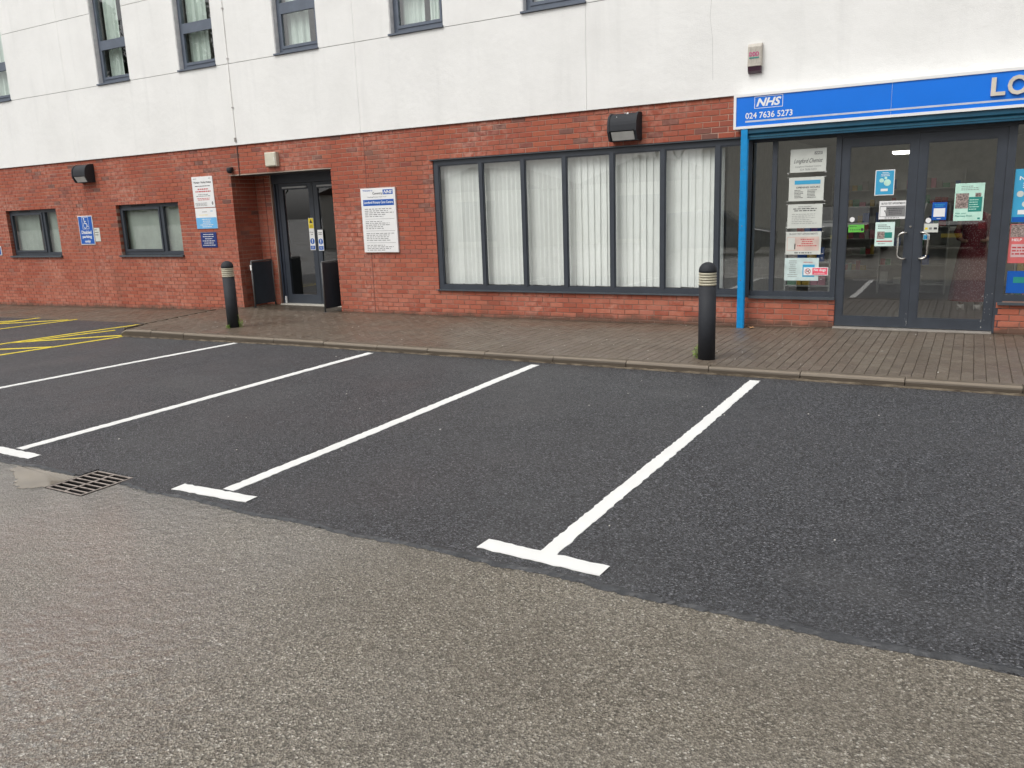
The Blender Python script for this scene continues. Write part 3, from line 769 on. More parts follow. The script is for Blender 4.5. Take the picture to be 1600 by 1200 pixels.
x = -7.66; k = 0; rs = random.Random(21)
while x < -3.12:
    left = x < -5.40; pitch = .079 if left else .102; wd = .089 if left else .127
    ang = math.radians(-(20 + rs.uniform(-7, 7)) if left else 7 + rs.uniform(-3, 3)); 
    if rs.random() < .07: ang += math.radians(5)
    dx, dy = wd / 2 * math.cos(ang), wd / 2 * math.sin(ang); cx = x + wd / 2; cy = .165; sw = rs.uniform(-.006, .006)
    mb = MB()
    zs = [.475 + rs.uniform(-.006, .004), 1.4, 2.36]
    for j in range(2):
        o1 = sw * (1 - j); o2 = sw * (0 if j else 1) * .4
        mb.quad((cx - dx + o1, cy + dy, zs[j]), (cx + o1, cy + .006, zs[j]), (cx + o2 * (1 - j), cy + .006, zs[j + 1]), (cx - dx + o2 * (1 - j), cy + dy, zs[j + 1]))
        mb.quad((cx + o1, cy + .006, zs[j]), (cx + dx + o1, cy - dy, zs[j]), (cx + dx + o2 * (1 - j), cy - dy, zs[j + 1]), (cx + o2 * (1 - j), cy + .006, zs[j + 1]))
    mb.obj('blind_slat', M['blind'], VB); x += pitch
MB().box(-7.62, -3.08, .15, .19, 2.36, 2.40).obj('head_rail', M['white'], VB)

W2 = plain('shop_window', B)
mb = MB(); mb.box(-2.60, -1.515, Y0, Y1, zb0, .460); mb.box(-2.60, -1.515, Y0, Y1, 2.39, 2.482); mb.box(-2.345, -2.285, Y0 - .003, Y1, .460, 2.39)
mb.box(-2.66, -2.60, -.005, .10, .376, 2.5)
mb.obj('frame', F, W2)
pane1(-2.60, -2.345, .46, 2.39, Y0 + .03, W2, gm='glass_shop'); pane1(-2.285, -1.57, .46, 2.39, Y0 + .03, W2, gm='glass_shop')
MB().box(-2.60, -1.50, -.045, Y0, .360, .392).obj('sill', M['sill'], W2)
W3 = plain('shop_window', B)
mb = MB(); mb.box(.36, 5.0, Y0, Y1, .375, .460); mb.box(.36, 5.0, Y0, Y1, 2.39, 2.482); mb.box(1.9, 1.96, Y0 - .003, Y1, .46, 2.39); mb.box(3.4, 3.46, Y0 - .003, Y1, .46, 2.39); mb.obj('frame', F, W3)
pane1(.36, 1.9, .46, 2.39, Y0 + .03, W3, gm='glass_shop'); pane1(1.96, 3.4, .46, 2.39, Y0 + .03, W3, gm='glass_shop'); pane1(3.46, 5.0, .46, 2.39, Y0 + .03, W3, gm='glass_shop')
MB().box(.31, 5.0, -.045, Y0, .345, .374).obj('sill', M['sill'], W3)

# shop doors
D0 = plain('door_frame', B)
mb = MB(); mb.box(-1.57, -1.505, Y0 - .012, Y1, .0, 2.463); mb.box(.275, .36, Y0 - .012, Y1, .0, 2.463); mb.box(-1.505, .275, Y0 - .010, Y1, 2.375, 2.482); mb.obj('frame', F, D0)
MB().box(-1.505, .275, -.055, Y1, -.03, .018).obj('threshold', simple('threshold_steel', (.42, .39, .35, 1), .4, metal=.4), D0)
def shop_door(x0, x1, hx, side):
    dd = plain('door', B); y0, y1 = Y0 + .004, Y1 - .01; s = .092; zb_, zt_ = .026, 2.373
    mb = MB(); mb.box(x0, x0 + s, y0, y1, zb_, zt_); mb.box(x1 - s, x1, y0, y1, zb_, zt_); mb.box(x0 + s, x1 - s, y0, y1, zb_, .145); mb.box(x0 + s, x1 - s, y0, y1, 2.265, zt_)
    mb.obj('frame', F, dd); pane1(x0 + s, x1 - s, .145, 2.265, y0 + .025, dd, gm='glass_shop')
    mb = MB(); b_ = .012
    mb.box(x0 + s, x0 + s + b_, y0 + .006, y0 + .024, .145, 2.265); mb.box(x1 - s - b_, x1 - s, y0 + .006, y0 + .024, .145, 2.265)
    mb.box(x0 + s + b_, x1 - s - b_, y0 + .006, y0 + .024, .145, .145 + b_); mb.box(x0 + s + b_, x1 - s - b_, y0 + .006, y0 + .024, 2.265 - b_, 2.265); mb.obj('glazing_bead', F, dd)
    # D handle
    pts = []
    for k in range(7):
        a = k / 6 * math.pi / 2; pts.append((hx + side * (.045 + (.075) * math.cos(a) - .045) if 0 else hx + side * (.055 * (math.sin(a))), -.055 if k else -.045, 1.165 + .05 * math.cos(a)))
    top = [(hx - side * .02, y0, 1.205), (hx - side * .02, -.04, 1.205)] + [(hx + side * .065 * math.sin(a), -.05, 1.150 + .055 * math.cos(a)) for a in [i / 5 * math.pi / 2 for i in range(6)]]
    bot = [(p[0], p[1], 2.095 - p[2]) for p in top][::-1]
    MB().tube(top + bot, .011, 10).obj('handle', M['steel'], dd, smooth=True)
    return dd
dl = shop_door(-1.503, -.6365, -.735, -1); dr_ = shop_door(-.6345, .273, -.535, 1)
mb = MB(); mb.disc(-.675, 1.275, .012, Y0 - .006, 16, t=.01); mb.obj('lock_cylinder', M['steel'], dl)
# scuffed paint marks on the closing stile and hinge side
mb = MB(); rs = random.Random(8)
for _ in range(26):
    x = rs.choice([.15, .19, .235, -.66]) + rs.uniform(-.012, .012); z = .05 + abs(rs.gauss(0, .22)); h = rs.uniform(.004, .018); w_ = rs.uniform(.003, .010)
    if z < 1.2: mb.quad((x, Y0 + .0025, z), (x + w_, Y0 + .0025, z), (x + w_ * .8, Y0 + .0025, z + h), (x, Y0 + .0025, z + h))
mb.obj('paint_chips', simple('paint_chip', (.45, .45, .43, 1), .7), dr_)

# shop interior
SI = plain('shop_interior', B)
mb = MB(); mb.quad((-3.0, .1, -.003), (5, .1, -.003), (5, 7.5, -.003), (-3.0, 7.5, -.003)); mb.obj('floor', M['floor_in'], SI)
mb = MB(); mb.quad((-3.0, 7.5, 0), (5, 7.5, 0), (5, 7.5, 2.7), (-3, 7.5, 2.7)); mb.quad((-3, .29, 0), (-3, 7.5, 0), (-3, 7.5, 2.7), (-3, .29, 2.7)); mb.obj('back_wall', M['room'], SI)
mb = MB(); mb.quad((-3.0, .1, 2.7), (5, .1, 2.7), (5, 7.5, 2.7), (-3.0, 7.5, 2.7)); mb.obj('ceiling', M['room'], SI)
for k, (a, b, c, e_) in enumerate([(.5, 1.7, .7, .9), (.5, 1.7, 1.35, 1.5), (.4, 1.4, 3.2, 3.4), (-1.36, -.96, 5.2, 5.7)]):
    o = MB().box(a, b, c, e_, 2.62 if k < 3 else 2.38, 2.69 if k < 3 else 2.42); tag(o.obj('ceiling_light', M['lampglow']), ['lit ceiling light panel just inside the right hand pharmacy window', 'second lit ceiling strip behind the right hand pharmacy window',
        'lit ceiling strip deep inside the pharmacy behind the right window', 'small lit ceiling light deep behind the left shop door'][k], 'light', 'ceiling lights inside the pharmacy')
palette = [simple('box_%d' % i, c, .5) for i, c in enumerate([(.5, .5, .48, 1), (.35, .04, .04, 1), (.03, .10, .35, 1), (.45, .30, .05, 1), (.05, .22, .10, 1), (.25, .22, .2, 1), (.5, .16, .22, 1)])]
def shelf(x0, x1, y0, y1, h, label, seed):
    s = thing('shelf_unit', label, 'shelf', 'stocked shelves inside the pharmacy', (x0, y0, 0)); r = random.Random(seed)
    mb = MB(); mb.box(x0, x0 + .02, y0, y1, 0, h); mb.box(x1 - .02, x1, y0, y1, 0, h); mb.box(x0 + .02, x1 - .02, y1 - .02, y1, 0, h); mb.obj('frame', M['tileshelf'], s)
    z = .15
    while z < h - .1:
        MB().box(x0 + .02, x1 - .02, y0, y1 - .02, z, z + .02).obj('shelf_board', M['tileshelf'], s)
        x = x0 + .04
        while x < x1 - .14:
            w_ = r.uniform(.06, .12); hh = r.uniform(.08, .2)
            if r.random() < .8: MB().box(x, x + w_, y0 + .02, y0 + .12, z + .021, z + .021 + hh).obj('stock_box', r.choice(palette), s)
            x += w_ + .01
        z += .32
shelf(-2.25, -1.65, .55, .85, 1.35, 'low shelf of toiletries behind the pane with five notices', 1)
shelf(-1.40, -.35, 4.2, 4.5, 1.5, 'stocked shelf deep inside behind the left shop door', 2)
shelf(.55, 1.9, 2.6, 2.9, 1.9, 'shelf seen through the right hand pharmacy window', 3)

CO = thing('shop_counter', 'pharmacy counter deep inside behind the shop doors', 'counter', loc=(.5, 5.6, 0))
MB().box(-.9, 2.6, 5.6, 6.1, 0, 1.0).obj('front_panel', M['room'], CO); MB().box(-.95, 2.65, 5.55, 6.2, 1.0, 1.05).obj('worktop', M['white'], CO)
shelf(-2.6, -.2, 7.0, 7.3, 2.1, 'tall medicine shelves against the back wall of the pharmacy', 5)
# recessed entrance doors
RD = plain('door_frame', B); y0, y1 = .66, .74
mb = MB(); mb.box(-11.95, -11.80, y0, y1, -.04, 2.29); mb.box(-10.02, -9.85, y0, y1, -.04, 2.29); mb.box(-11.95, -9.85, y0 - .03, y1, 2.29, 2.46)
mb.box(-11.90, -11.86, y0 - .03, y0 - .002, -.04, 2.29)
mb.obj('frame', frame_mat('navy_frame', (.028, .034, .048, 1), .4), RD)
MB().box(-11.90, -9.85, y0 - .12, y1, -.06, -.018).obj('threshold', simple('threshold_pale', (.5, .48, .42, 1), .5), RD)
for k, (a, b) in enumerate(((-11.80, -10.925), (-10.915, -10.02))):
    dd = plain('door', B); s = .11; zb_, zt_ = -.015, 2.285
    mb = MB(); mb.box(a, a + s, y0 + .01, y1 - .01, zb_, zt_); mb.box(b - s, b, y0 + .01, y1 - .01, zb_, zt_); mb.box(a + s, b - s, y0 + .01, y1 - .01, zb_, .16); mb.box(a + s, b - s, y0 + .01, y1 - .01, 2.17, zt_)
    mb.obj('frame', M['frame'], dd); pane1(a + s, b - s, .16, 2.17, y0 + .03, dd)
    MB().box(a + .12, b - .14, y0 - .015, y0 + .009, 2.195, 2.225).obj('reflected_strip', simple('reflected_strip_grey', (.45, .46, .46, 1), .35), dd)  # pale bar standing in for a lit strip reflected at the door top
mb = MB(); mb.box(-11.85, -11.82, y0 - .03, y0 - .001, -.015, .12); mb.obj('hinge_cover', M['white'], RD)
room(-11.95, -9.85, .8, 5, -.05, 2.46, M['dark'], B, 'lobby_interior')
stair = MB()
for i in range(6): stair.box(-11.2, -10.2, 2.4 + i * .28, 2.68 + i * .28, 0, .17 * (i + 1))
stair.obj('lobby_stairs', M['room'], B)

# door guard boards
for x_, ya, yb_, lb in ((-12.06, .02, .58, 'dark grey door guard panel on the left side of the recessed doors'), (-10.07, -.20, .50, 'dark grey door guard panel on the right side of the recessed doors')):
    gb = thing('door_guard', lb, 'barrier', 'guard panels flanking the recessed doors', (x_, ya, -.04))
    MB().box(x_ - .009, x_ + .009, ya + .035, yb_ - .03, .02, .83).obj('panel', M['board'], gb)
    mb = MB(); mb.tube([(x_, ya + .016, -.05), (x_, ya + .016, .845)], .016, 10); mb.tube([(x_, yb_ - .015, -.04), (x_, yb_ - .015, .845)], .016, 10); mb.tube([(x_, ya + .016, .852), (x_, yb_ - .015, .852)], .016, 10)
    mb.obj('rail_frame', simple('guard_rail', (.10, .10, .10, 1), .45), gb, smooth=True)
    MB().lathe([(.045, -.05), (.045, -.038)], x_, ya + .016, 16).obj('foot_plate', M['frame'], gb)
    if x_ < -11: MB().box(x_ - .02, x_ + .018, ya - .002, ya + .0, .68, .78).obj('sticker', M['white'], gb)

# ---------------------------------------------------------------- text helper
_fc = {}
def text_mesh(s, shear=0, bold=0.0, ext=.0):
    key = (s, shear, bold)
    if key in _fc: return _fc[key]
    c = bpy.data.curves.new('t', 'FONT'); c.body = s; c.size = 1; c.shear = shear; c.offset = bold; c.resolution_u = 3; c.align_x = 'CENTER'; c.space_line = .95
    o = bpy.data.objects.new('t', c); COL.objects.link(o); bpy.context.view_layer.update()
    dg = bpy.context.evaluated_depsgraph_get(); me = bpy.data.meshes.new_from_object(o.evaluated_get(dg))
    v = [tuple(q.co) for q in me.vertices]; f = [tuple(p.vertices) for p in me.polygons]
    bpy.data.objects.remove(o); bpy.data.curves.remove(c); bpy.data.meshes.remove(me)
    _fc[key] = (v, f); return v, f
def text(s, x0, x1, z0, z1, y, m, parent, name='lettering', shear=0, bold=.012, depth=0, keep=False):
    v, f = text_mesh(s, shear, bold)
    ax, bx = min(p[0] for p in v), max(p[0] for p in v); az, bz = min(p[1] for p in v), max(p[1] for p in v)
    sx = (x1 - x0) / (bx - ax); sz = (z1 - z0) / (bz - az)
    if keep:
        k_ = min(sx, sz); cx = (x0 + x1) / 2; cz = (z0 + z1) / 2
        P = [(cx + (p[0] - (ax + bx) / 2) * k_, y, cz + (p[1] - (az + bz) / 2) * k_) for p in v]
    else: P = [(x0 + (p[0] - ax) * sx, y, z0 + (p[1] - az) * sz) for p in v]
    mb = MB(); mb.v = P; mb.f = list(f)
    if depth:
        n = len(P); mb.v = P + [(p[0], y + depth, p[2]) for p in P]
        ec = {}
        for q in f:
            for i in range(len(q)):
                a, b = q[i], q[(i + 1) % len(q)]; ec[(min(a, b), max(a, b))] = ec.get((min(a, b), max(a, b)), 0) + 1
        mb.f += [(a, b, b + n, a + n) for (a, b), c in ec.items() if c == 1]
    return mb.obj(name, m, parent)
def fine(parent, x0, x1, z0, z1, rows, m, y, seed=0, align='l', fill=.45, name='small_print'):
    """rows of tiny word shapes (print too small to read)"""
    r = random.Random(seed); mb = MB(); h = (z1 - z0) / rows
    for i in range(rows):
        zz = z1 - h * (i + 1) + h * (1 - fill) / 2; L = (x1 - x0) * r.uniform(.5, 1)
        xx = x0 if align == 'l' else (x0 + x1 - L) / 2; end = xx + L
        while xx < end:
            w_ = min(r.uniform(.018, .055) * (x1 - x0) / .4, end - xx); mb.quad((xx, y, zz), (xx + w_, y, zz), (xx + w_, y, zz + h * fill), (xx, y, zz + h * fill)); xx += w_ + .012 * (x1 - x0) / .4
    return mb.obj(name, m, parent)
def rect(parent, x0, x1, z0, z1, y, m, name='colour_band', t=.0008):
    return MB().box(x0, x1, y, y + t, z0, z1, 'k').obj(name, m, parent)
def nhs(parent, x0, x1, z0, z1, y, bx, tx, name='nhs_logo'):
    o = rect(parent, x0, x1, z0, z1, y, bx, name); w_, h = x1 - x0, z1 - z0
    text('NHS', x0 + w_ * .07, x1 - w_ * .06, z0 + h * .16, z1 - h * .16, y - .0015, tx, o if parent.parent is None else parent, 'logo_lettering', shear=.32, bold=.035)
    return o
def sign(name, label, cat, x0, x1, z0, z1, y, thick, m, group=None):
    s = thing(name, label, cat, group, ((x0 + x1) / 2, y, z0))
    MB().cbox(x0, x1, y, y + thick, z0, z1, min(.002, thick * .3)).obj('panel', m, s); return s

# ---------------------------------------------------------------- fascia sign, shutter
FS = thing('fascia_sign', 'long bright blue fascia sign in a white frame with phone number and silver letters', 'sign', loc=(-2.8, -.2, 2.56))
fx1 = 5.0; Yf = -.20
MB().box(-2.775, fx1, Yf + .006, -.024, 2.585, 2.955).obj('sign_case', M['white'], FS)
MB().box(-2.772, -.957, Yf, Yf + .006, 2.590, 2.950).obj('panel', M['blue'], FS); MB().box(-.953, 2.0, Yf, Yf + .006, 2.590, 2.950).obj('panel', M['blue'], FS); MB().box(2.004, fx1, Yf, Yf + .006, 2.590, 2.950).obj('panel', M['blue'], FS)
mb = MB(); mb.box(-2.805, -2.772, Yf - .012, -.024, 2.558, 2.982); mb.box(-2.772, fx1, Yf - .012, -.024, 2.558, 2.590); mb.box(-2.772, fx1, Yf - .012, -.024, 2.950, 2.982); mb.obj('frame', M['white'], FS)
mb = MB(); mb.box(-2.655, fx1, Yf - .0015, Yf, 2.634, 2.655); mb.obj('stripe', simple('stripe_silver', (.55, .58, .65, 1), .4), FS)
x0, x1, z0, z1 = -2.545, -2.195, 2.795, 2.952 - .012
mb = MB(); w_ = .006; yy = Yf - .0012
for q in ((x0, x1, z0, z0 + w_), (x0, x1, z1 - w_, z1), (x0, x0 + w_, z0 + w_, z1 - w_), (x1 - w_, x1, z0 + w_, z1 - w_)): mb.box(q[0], q[1], yy, Yf, q[2], q[3])
mb.obj('logo_border', M['white'], FS)
text('NHS', x0 + .022, x1 - .02, z0 + .022, z1 - .022, yy, M['white'], FS, 'nhs_logo', shear=.3, bold=.035)
text('024 7636 5273', -2.655, -2.075, 2.676, 2.752, yy, M['white'], FS, 'phone_number', bold=.014)
xx = .055
for ch, w_ in zip('LONGFORD', (.14, .20, .17, .19, .14, .20, .17, .17)):
    o_ = .006 if ch in 'OG' else 0
    text(ch, xx, xx + w_, 2.70 - o_, 2.895 + o_, Yf - .030, M['silver'], FS, 'letter', bold=.03, depth=.03); xx += w_ + .018
SB = thing('shutter_box', 'dark teal roller shutter box under the blue fascia sign', 'shutter', loc=(-2.7, -.18, 2.43))
mb = MB(); mb.prism_x([(-.185, 2.555), (-.185, 2.50), (-.150, 2.48), (-.150, 2.425), (-.02, 2.425), (-.02, 2.555)], -2.69, fx1); mb.obj('casing', M['teal'], SB)
MB().box(-2.69, fx1, -.158, -.1505, 2.452, 2.470).obj('bottom_lath', simple('lath', (.02, .12, .19, 1), .3), SB)
SG = thing('shutter_guide', 'bright blue vertical shutter guide post left of the pharmacy window', 'post', loc=(-2.66, -.17, -.03))
MB().box(-2.705, -2.622, -.205, -.135, -.035, 2.555).obj('guide_channel', M['postblue'], SG)
mb = MB()
for z in (.62, 1.33, 2.05): mb.disc(-2.664, z, .006, -.2075, 10, t=.003)
mb.obj('rivet', M['steel'], SG)
MB().box(-2.622, -2.612, -.195, -.15, -.03, 2.425).obj('guide_lip', M['postblue'], SG)

# ---------------------------------------------------------------- wall fittings
def wall_lamp(x0, x1, zt_, zb_, dep, label, bird=False):
    L = thing('wall_lamp', label, 'lamp', 'black hooded wall lamps', ((x0 + x1) / 2, 0, zb_)); h = zt_ - zb_
    ck = .03
    arc = [(-dep * (.30 + .70 * math.sin(a)), zb_ + h * (.42 + .58 * math.cos(a) ** .8 if math.cos(a) > 0 else .42)) for a in [i / 8 * math.pi / 2 for i in range(9)]]
    prof = [(-.002, zt_)] + arc + [(-dep, zb_ + h * .36), (-dep + .02, zb_ + h * .34), (-.10, zb_ + h * .33), (-.002, zb_ + h * .33)]
    MB().prism_x(prof, x0 + ck, x1 - ck).obj('hood', M['black'], L)
    chk = [(-.002, zt_ + .008)] + [(y - .008, z + .006) for y, z in arc] + [(-dep - .008, zb_ + h * .33), (-dep * .78, zb_ + h * .02), (-dep * .6, zb_), (-.002, zb_)]
    for a, b in ((x0, x0 + ck), (x1 - ck, x1)): MB().prism_x(chk, a, b).obj('end_cheek', M['black'], L)
    y0, z0, y1, z1 = -dep + .012, zb_ + h * .325, -dep * .66, zb_ + h * .03
    mb = MB(); a, b = x0 + ck + .02, x1 - ck - .02
    mb.quad((a, y0, z0), (a, y1, z1), (b, y1, z1), (b, y0, z0)); mb.obj('diffuser', M['diffuser'], L)
    mb = MB(); a2, b2 = x0 + ck, x1 - ck
    mb.quad((a2, y0 + .006, z0), (a2, y1 + .006, z1), (b2, y1 + .006, z1), (b2, y0 + .006, z0)); mb.box(a2, b2, y1, -.002, zb_ + h * .01, zb_ + h * .05); mb.obj('lower_body', M['black'], L)
    mb = MB(); mb.box(x0 - .004, x1 + .004, -.012, -.0018, zb_ + .01, zt_ - .005); mb.obj('back_plate', M['black'], L)
    if bird:
        mb = MB()
        for (u, v, r) in ((.52, .13, .008), (.63, .19, .017), (.30, .30, .006)):
            i = max(0, min(8, int(v * 8))); y, z = arc[min(8, int(v * 14))]
            for k in range(1): mb.disc(x0 + (x1 - x0) * u, z - .0, r, y - .010, 10, rx=r * .8, t=.01)
        mb.obj('bird_droppings', M['white'], L)
wall_lamp(-4.56, -4.13, 2.905, 2.53, .21, 'black hooded wall lamp with white droppings above the blinded window', True)
wall_lamp(-16.88, -16.42, 2.90, 2.53, .22, 'black hooded wall lamp above the disabled parking sign')

AB = thing('alarm_box', 'grubby beige burglar alarm box with pink logo on the white wall', 'alarm box', loc=(-2.58, -.02, 3.25))
prof = [(-.024, 3.605), (-.07, 3.598), (-.095, 3.56), (-.10, 3.33), (-.09, 3.325), (-.024, 3.325)]
MB().prism_x(prof, -2.67, -2.50).obj('cover', M['beige'], AB)
mb = MB()
for i in range(5): mb.box(-2.652 + i * .032, -2.652 + i * .032 + .012, -.104, -.094, 3.36, 3.555)
mb.obj('cover_ribs', M['beige'], AB)
MB().prism_x([(-.024, 3.325), (-.092, 3.325), (-.088, 3.27), (-.06, 3.245), (-.024, 3.24)], -2.668, -2.502).obj('strobe_lens', M['purple'], AB)
text('DDD', -2.648, -2.528, 3.445, 3.495, -.1055, M['magenta'], AB, 'logo', bold=.03); rect(AB, -2.65, -2.526, 3.418, 3.432, -.1055, M['dgreen'], 'logo_line')
WB = thing('white_wall_box', 'cream plastic box on the brick above the recessed doors', 'box', loc=(-11.18, 0, 2.56))
MB().cbox(-11.325, -11.045, -.085, -.001, 2.565, 2.815, .018).obj('housing', M['cream'], WB)
MB().box(-11.085, -11.075, -.088, -.0855, 2.66, 2.72).obj('catch', M['white'], WB)
CD = thing('dome_camera', 'small black dome camera at the left corner above the recess', 'camera', loc=(-12.3, -.05, 2.5))
mb = MB(); mb.lathe([(.05, 2.60), (.055, 2.57), (.055, 2.54), (.04, 2.51), (.015, 2.495)], -12.27, -.062, 20); mb.obj('dome', M['black'], CD, smooth=True)
MB().box(-12.31, -12.23, -.062, -.001, 2.575, 2.61).obj('bracket', M['black'], CD)
CT = thing('conductor_tape', 'thin grey cable run down the white wall to the recess with small clips', 'cable', loc=(-12.06, -.03, 2.5))
MB().tube([(-12.055, -.032, 7.2), (-12.055, -.032, 3.10)], .006, 6).obj('cable', simple('cable_white', (.86, .85, .82, 1), .6), CT)
MB().tube([(-12.07, -.010, 3.10), (-12.08, -.010, 2.45)], .009, 6).obj('cable', simple('cable_brown', (.12, .07, .06, 1), .6), CT)
MB().box(-12.085, -12.045, -.045, -.0, 3.06, 3.13).obj('junction_clip', simple('clip', (.3, .28, .26, 1), .5), CT)
mb = MB()
for z in (3.65, 4.50, 5.35): mb.box(-12.075, -12.035, -.042, -.0235, z, z + .025)
mb.obj('clips', simple('clip_grey', (.5, .48, .46, 1), .5), CT)

# ---------------------------------------------------------------- signs on the brick wall
s = sign('notice_board', 'white care centre notice board between the recessed doors and the long window', 'sign', -9.19, -8.455, 1.01, 2.085, -.035, .034, M['white']); y = -.0365
text('Welcome to', -9.14, -8.93, 2.035, 2.062, y, M['nhsblue'], s); text('Coventry', -8.93, -8.72, 1.965, 2.020, y, M['ink'], s); nhs(s, -8.71, -8.50, 1.975, 2.055, y, M['nhsblue'], M['white'])
text('Teaching Primary Care Trust', -9.05, -8.64, 1.925, 1.948, y, M['grey'], s)
rect(s, -9.145, -8.49, 1.795, 1.895, y, M['nhsblue']); text('Longford Primary Care Centre', -9.125, -8.51, 1.815, 1.872, y - .001, M['white'], s, bold=.02)
for k, (a, b) in enumerate(((1.60, 1.755), (1.40, 1.545), (1.20, 1.345), (1.035, 1.145))):
    fine(s, -9.12, -8.50, a, b, 5 if k != 3 else 4, M['grey'], y, k, fill=.36)
    if k < 3: rect(s, -9.12, -8.50, a - .028, a - .024, y, M['grey'], 'rule')
s = sign('parking_notice', 'tall white parking warning notice with red text left of the recess', 'sign', -13.41, -12.825, 1.90, 2.485, -.012, .011, M['white']); y = -.0135
text('Warning - Parking Notice', -13.36, -12.87, 2.345, 2.395, y, M['ink'], s, bold=.02); fine(s, -13.36, -13.2, 2.435, 2.455, 1, M['ink'], y, 1); fine(s, -12.93, -12.88, 2.435, 2.455, 1, M['ink'], y, 2)
fine(s, -13.33, -12.9, 2.29, 2.32, 1, M['ink'], y, 2, 'c'); fine(s, -13.35, -12.88, 2.18, 2.27, 2, M['red'], y, 3, 'c', .5); fine(s, -13.34, -12.9, 2.10, 2.16, 2, M['grey'], y, 4, 'c')
fine(s, -13.34, -12.9, 2.03, 2.085, 2, M['red'], y, 5, 'c'); fine(s, -13.37, -13.0, 1.925, 1.995, 3, M['grey'], y, 6)
mb = MB(); mb.disc(-12.885, 1.975, .034, y, 16, rx=.022); mb.obj('emblem', M['grey'], s)
s = sign('direction_notice', 'white and light blue notice directly under the parking warning notice', 'sign', -13.405, -12.815, 1.49, 1.885, -.012, .011, M['white'])
rect(s, -13.40, -12.82, 1.492, 1.705, y, M['lightblue']); fine(s, -13.30, -12.92, 1.51, 1.69, 5, M['white'], y - .001, 7, 'c', .4); fine(s, -13.2, -12.99, 1.80, 1.83, 1, M['grey'], y, 8); fine(s, -12.97, -12.88, 1.81, 1.84, 1, M['cyan'], y, 9); fine(s, -13.3, -12.99, 1.745, 1.765, 1, M['yel'], y, 10)
s = sign('navy_notice', 'small navy blue notice lowest of the three left of the recess', 'sign', -13.335, -12.885, 1.125, 1.42, -.010, .009, simple('navy', (.01, .03, .16, 1), .4))
fine(s, -13.30, -12.92, 1.15, 1.40, 6, M['white'], -.0115, 12, 'c', .32)
s = sign('disabled_parking_sign', 'blue disabled parking only sign with wheelchair symbol between the lower windows', 'sign', -17.215, -16.715, 1.22, 1.84, -.014, .013, M['white']); y = -.0155
rect(s, -17.20, -16.73, 1.235, 1.825, y, M['nhsblue'])
mb = MB(); cx, cz = -16.97, 1.665; yy = y - .0012; a = .008
for q in ((-17.08, -16.85, 1.555, 1.563), (-17.08, -16.85, 1.807, 1.815), (-17.08, -17.072, 1.563, 1.807), (-16.858, -16.85, 1.563, 1.807)): mb.box(q[0], q[1], yy, y, q[2], q[3])
mb.obj('symbol_border', M['white'], s)
mb = MB(); mb.disc(-17.005, 1.778, .018, yy, 14)
for seg in (((-17.0, 1.755), (-16.985, 1.675)), ((-16.985, 1.675), (-16.925, 1.675)), ((-16.925, 1.675), (-16.895, 1.605)), ((-16.895, 1.605), (-16.87, 1.612)), ((-16.995, 1.72), (-16.935, 1.72))):
    (p, q), (u, v) = seg; L = math.hypot(u - p, v - q); nx, nz = -(v - q) / L * .010, (u - p) / L * .010
    mb.quad((p - nx, yy, q - nz), (u - nx, yy, v - nz), (u + nx, yy, v + nz), (p + nx, yy, q + nz))
n = 20; 
for i in range(n):
    a0, a1 = [math.radians(110 + 250 * t / n) for t in (i, i + 1)]; c_ = (-16.985, 1.632)
    mb.quad(*[(c_[0] + r_ * math.cos(a_), yy - .0004, c_[1] + r_ * math.sin(a_)) for r_, a_ in ((.05, a0), (.062, a0), (.062, a1), (.05, a1))])
mb.obj('wheelchair_symbol', M['white'], s)
text('Disabled', -17.14, -16.79, 1.452, 1.525, y - .0012, M['white'], s, bold=.03); text('parking', -17.13, -16.80, 1.345, 1.425, y - .0012, M['white'], s, bold=.03); text('only', -17.06, -16.86, 1.25, 1.325, y - .0012, M['white'], s, bold=.03)
s = sign('paper_notice', 'small white paper notice tucked beside the disabled parking sign', 'notice', -16.705, -16.52, 1.285, 1.575, -.004, .003, M['paper']); fine(s, -16.69, -16.55, 1.40, 1.56, 3, M['ink'], -.0055, 3, fill=.3)
s = sign('disabled_parking_sign', 'blue sign cut off at the left edge of the photo beside the far left window', 'sign', -20.95, -20.40, 1.0, 1.215, -.014, .013, M['white']); rect(s, -20.93, -20.42, 1.015, 1.20, -.0155, M['nhsblue']); fine(s, -20.9, -20.45, 1.03, 1.18, 4, M['white'], -.0165, 3, 'c', .3)
# ---------------------------------------------------------------- notices in the pharmacy window
Yp = Y0 + .022
def poster(name, label, cat, x0, x1, z0, z1, m, y=Yp, group=None): return sign(name, label, cat, x0, x1, z0, z1, y, .003, m, group)
G1 = 'notices stacked in the pharmacy window'
s = poster('window_notice', 'topmost pale notice in the pharmacy window with script chemist name', 'notice', -2.125, -1.685, 1.985, 2.275, M['paper'], group=G1); y = Yp - .0015
text('Longford Chemist', -2.08, -1.73, 2.085, 2.155, y, M['ink'], s, shear=.5, bold=0); text('Longford Medical Centre', -2.06, -1.745, 2.042, 2.068, y, M['grey'], s, bold=0); text('024 7636 5273', -2.0, -1.80, 2.008, 2.032, y, M['grey'], s, bold=0)
nhs(s, -1.83, -1.735, 2.20, 2.235, y, M['grey'], M['paper'])
s = poster('window_notice', 'second notice from the top with cyan banner and opening hours', 'notice', -2.13, -1.70, 1.625, 1.925, M['paper'], group=G1)
rect(s, -2.06, -1.745, 1.835, 1.885, y, M['cyan']); text('OPENING HOURS', -2.04, -1.75, 1.785, 1.808, y, M['ink'], s); fine(s, -2.06, -1.93, 1.66, 1.77, 6, M['ink'], y, 1, fill=.4); fine(s, -1.90, -1.78, 1.66, 1.77, 6, M['ink'], y, 2, fill=.4)
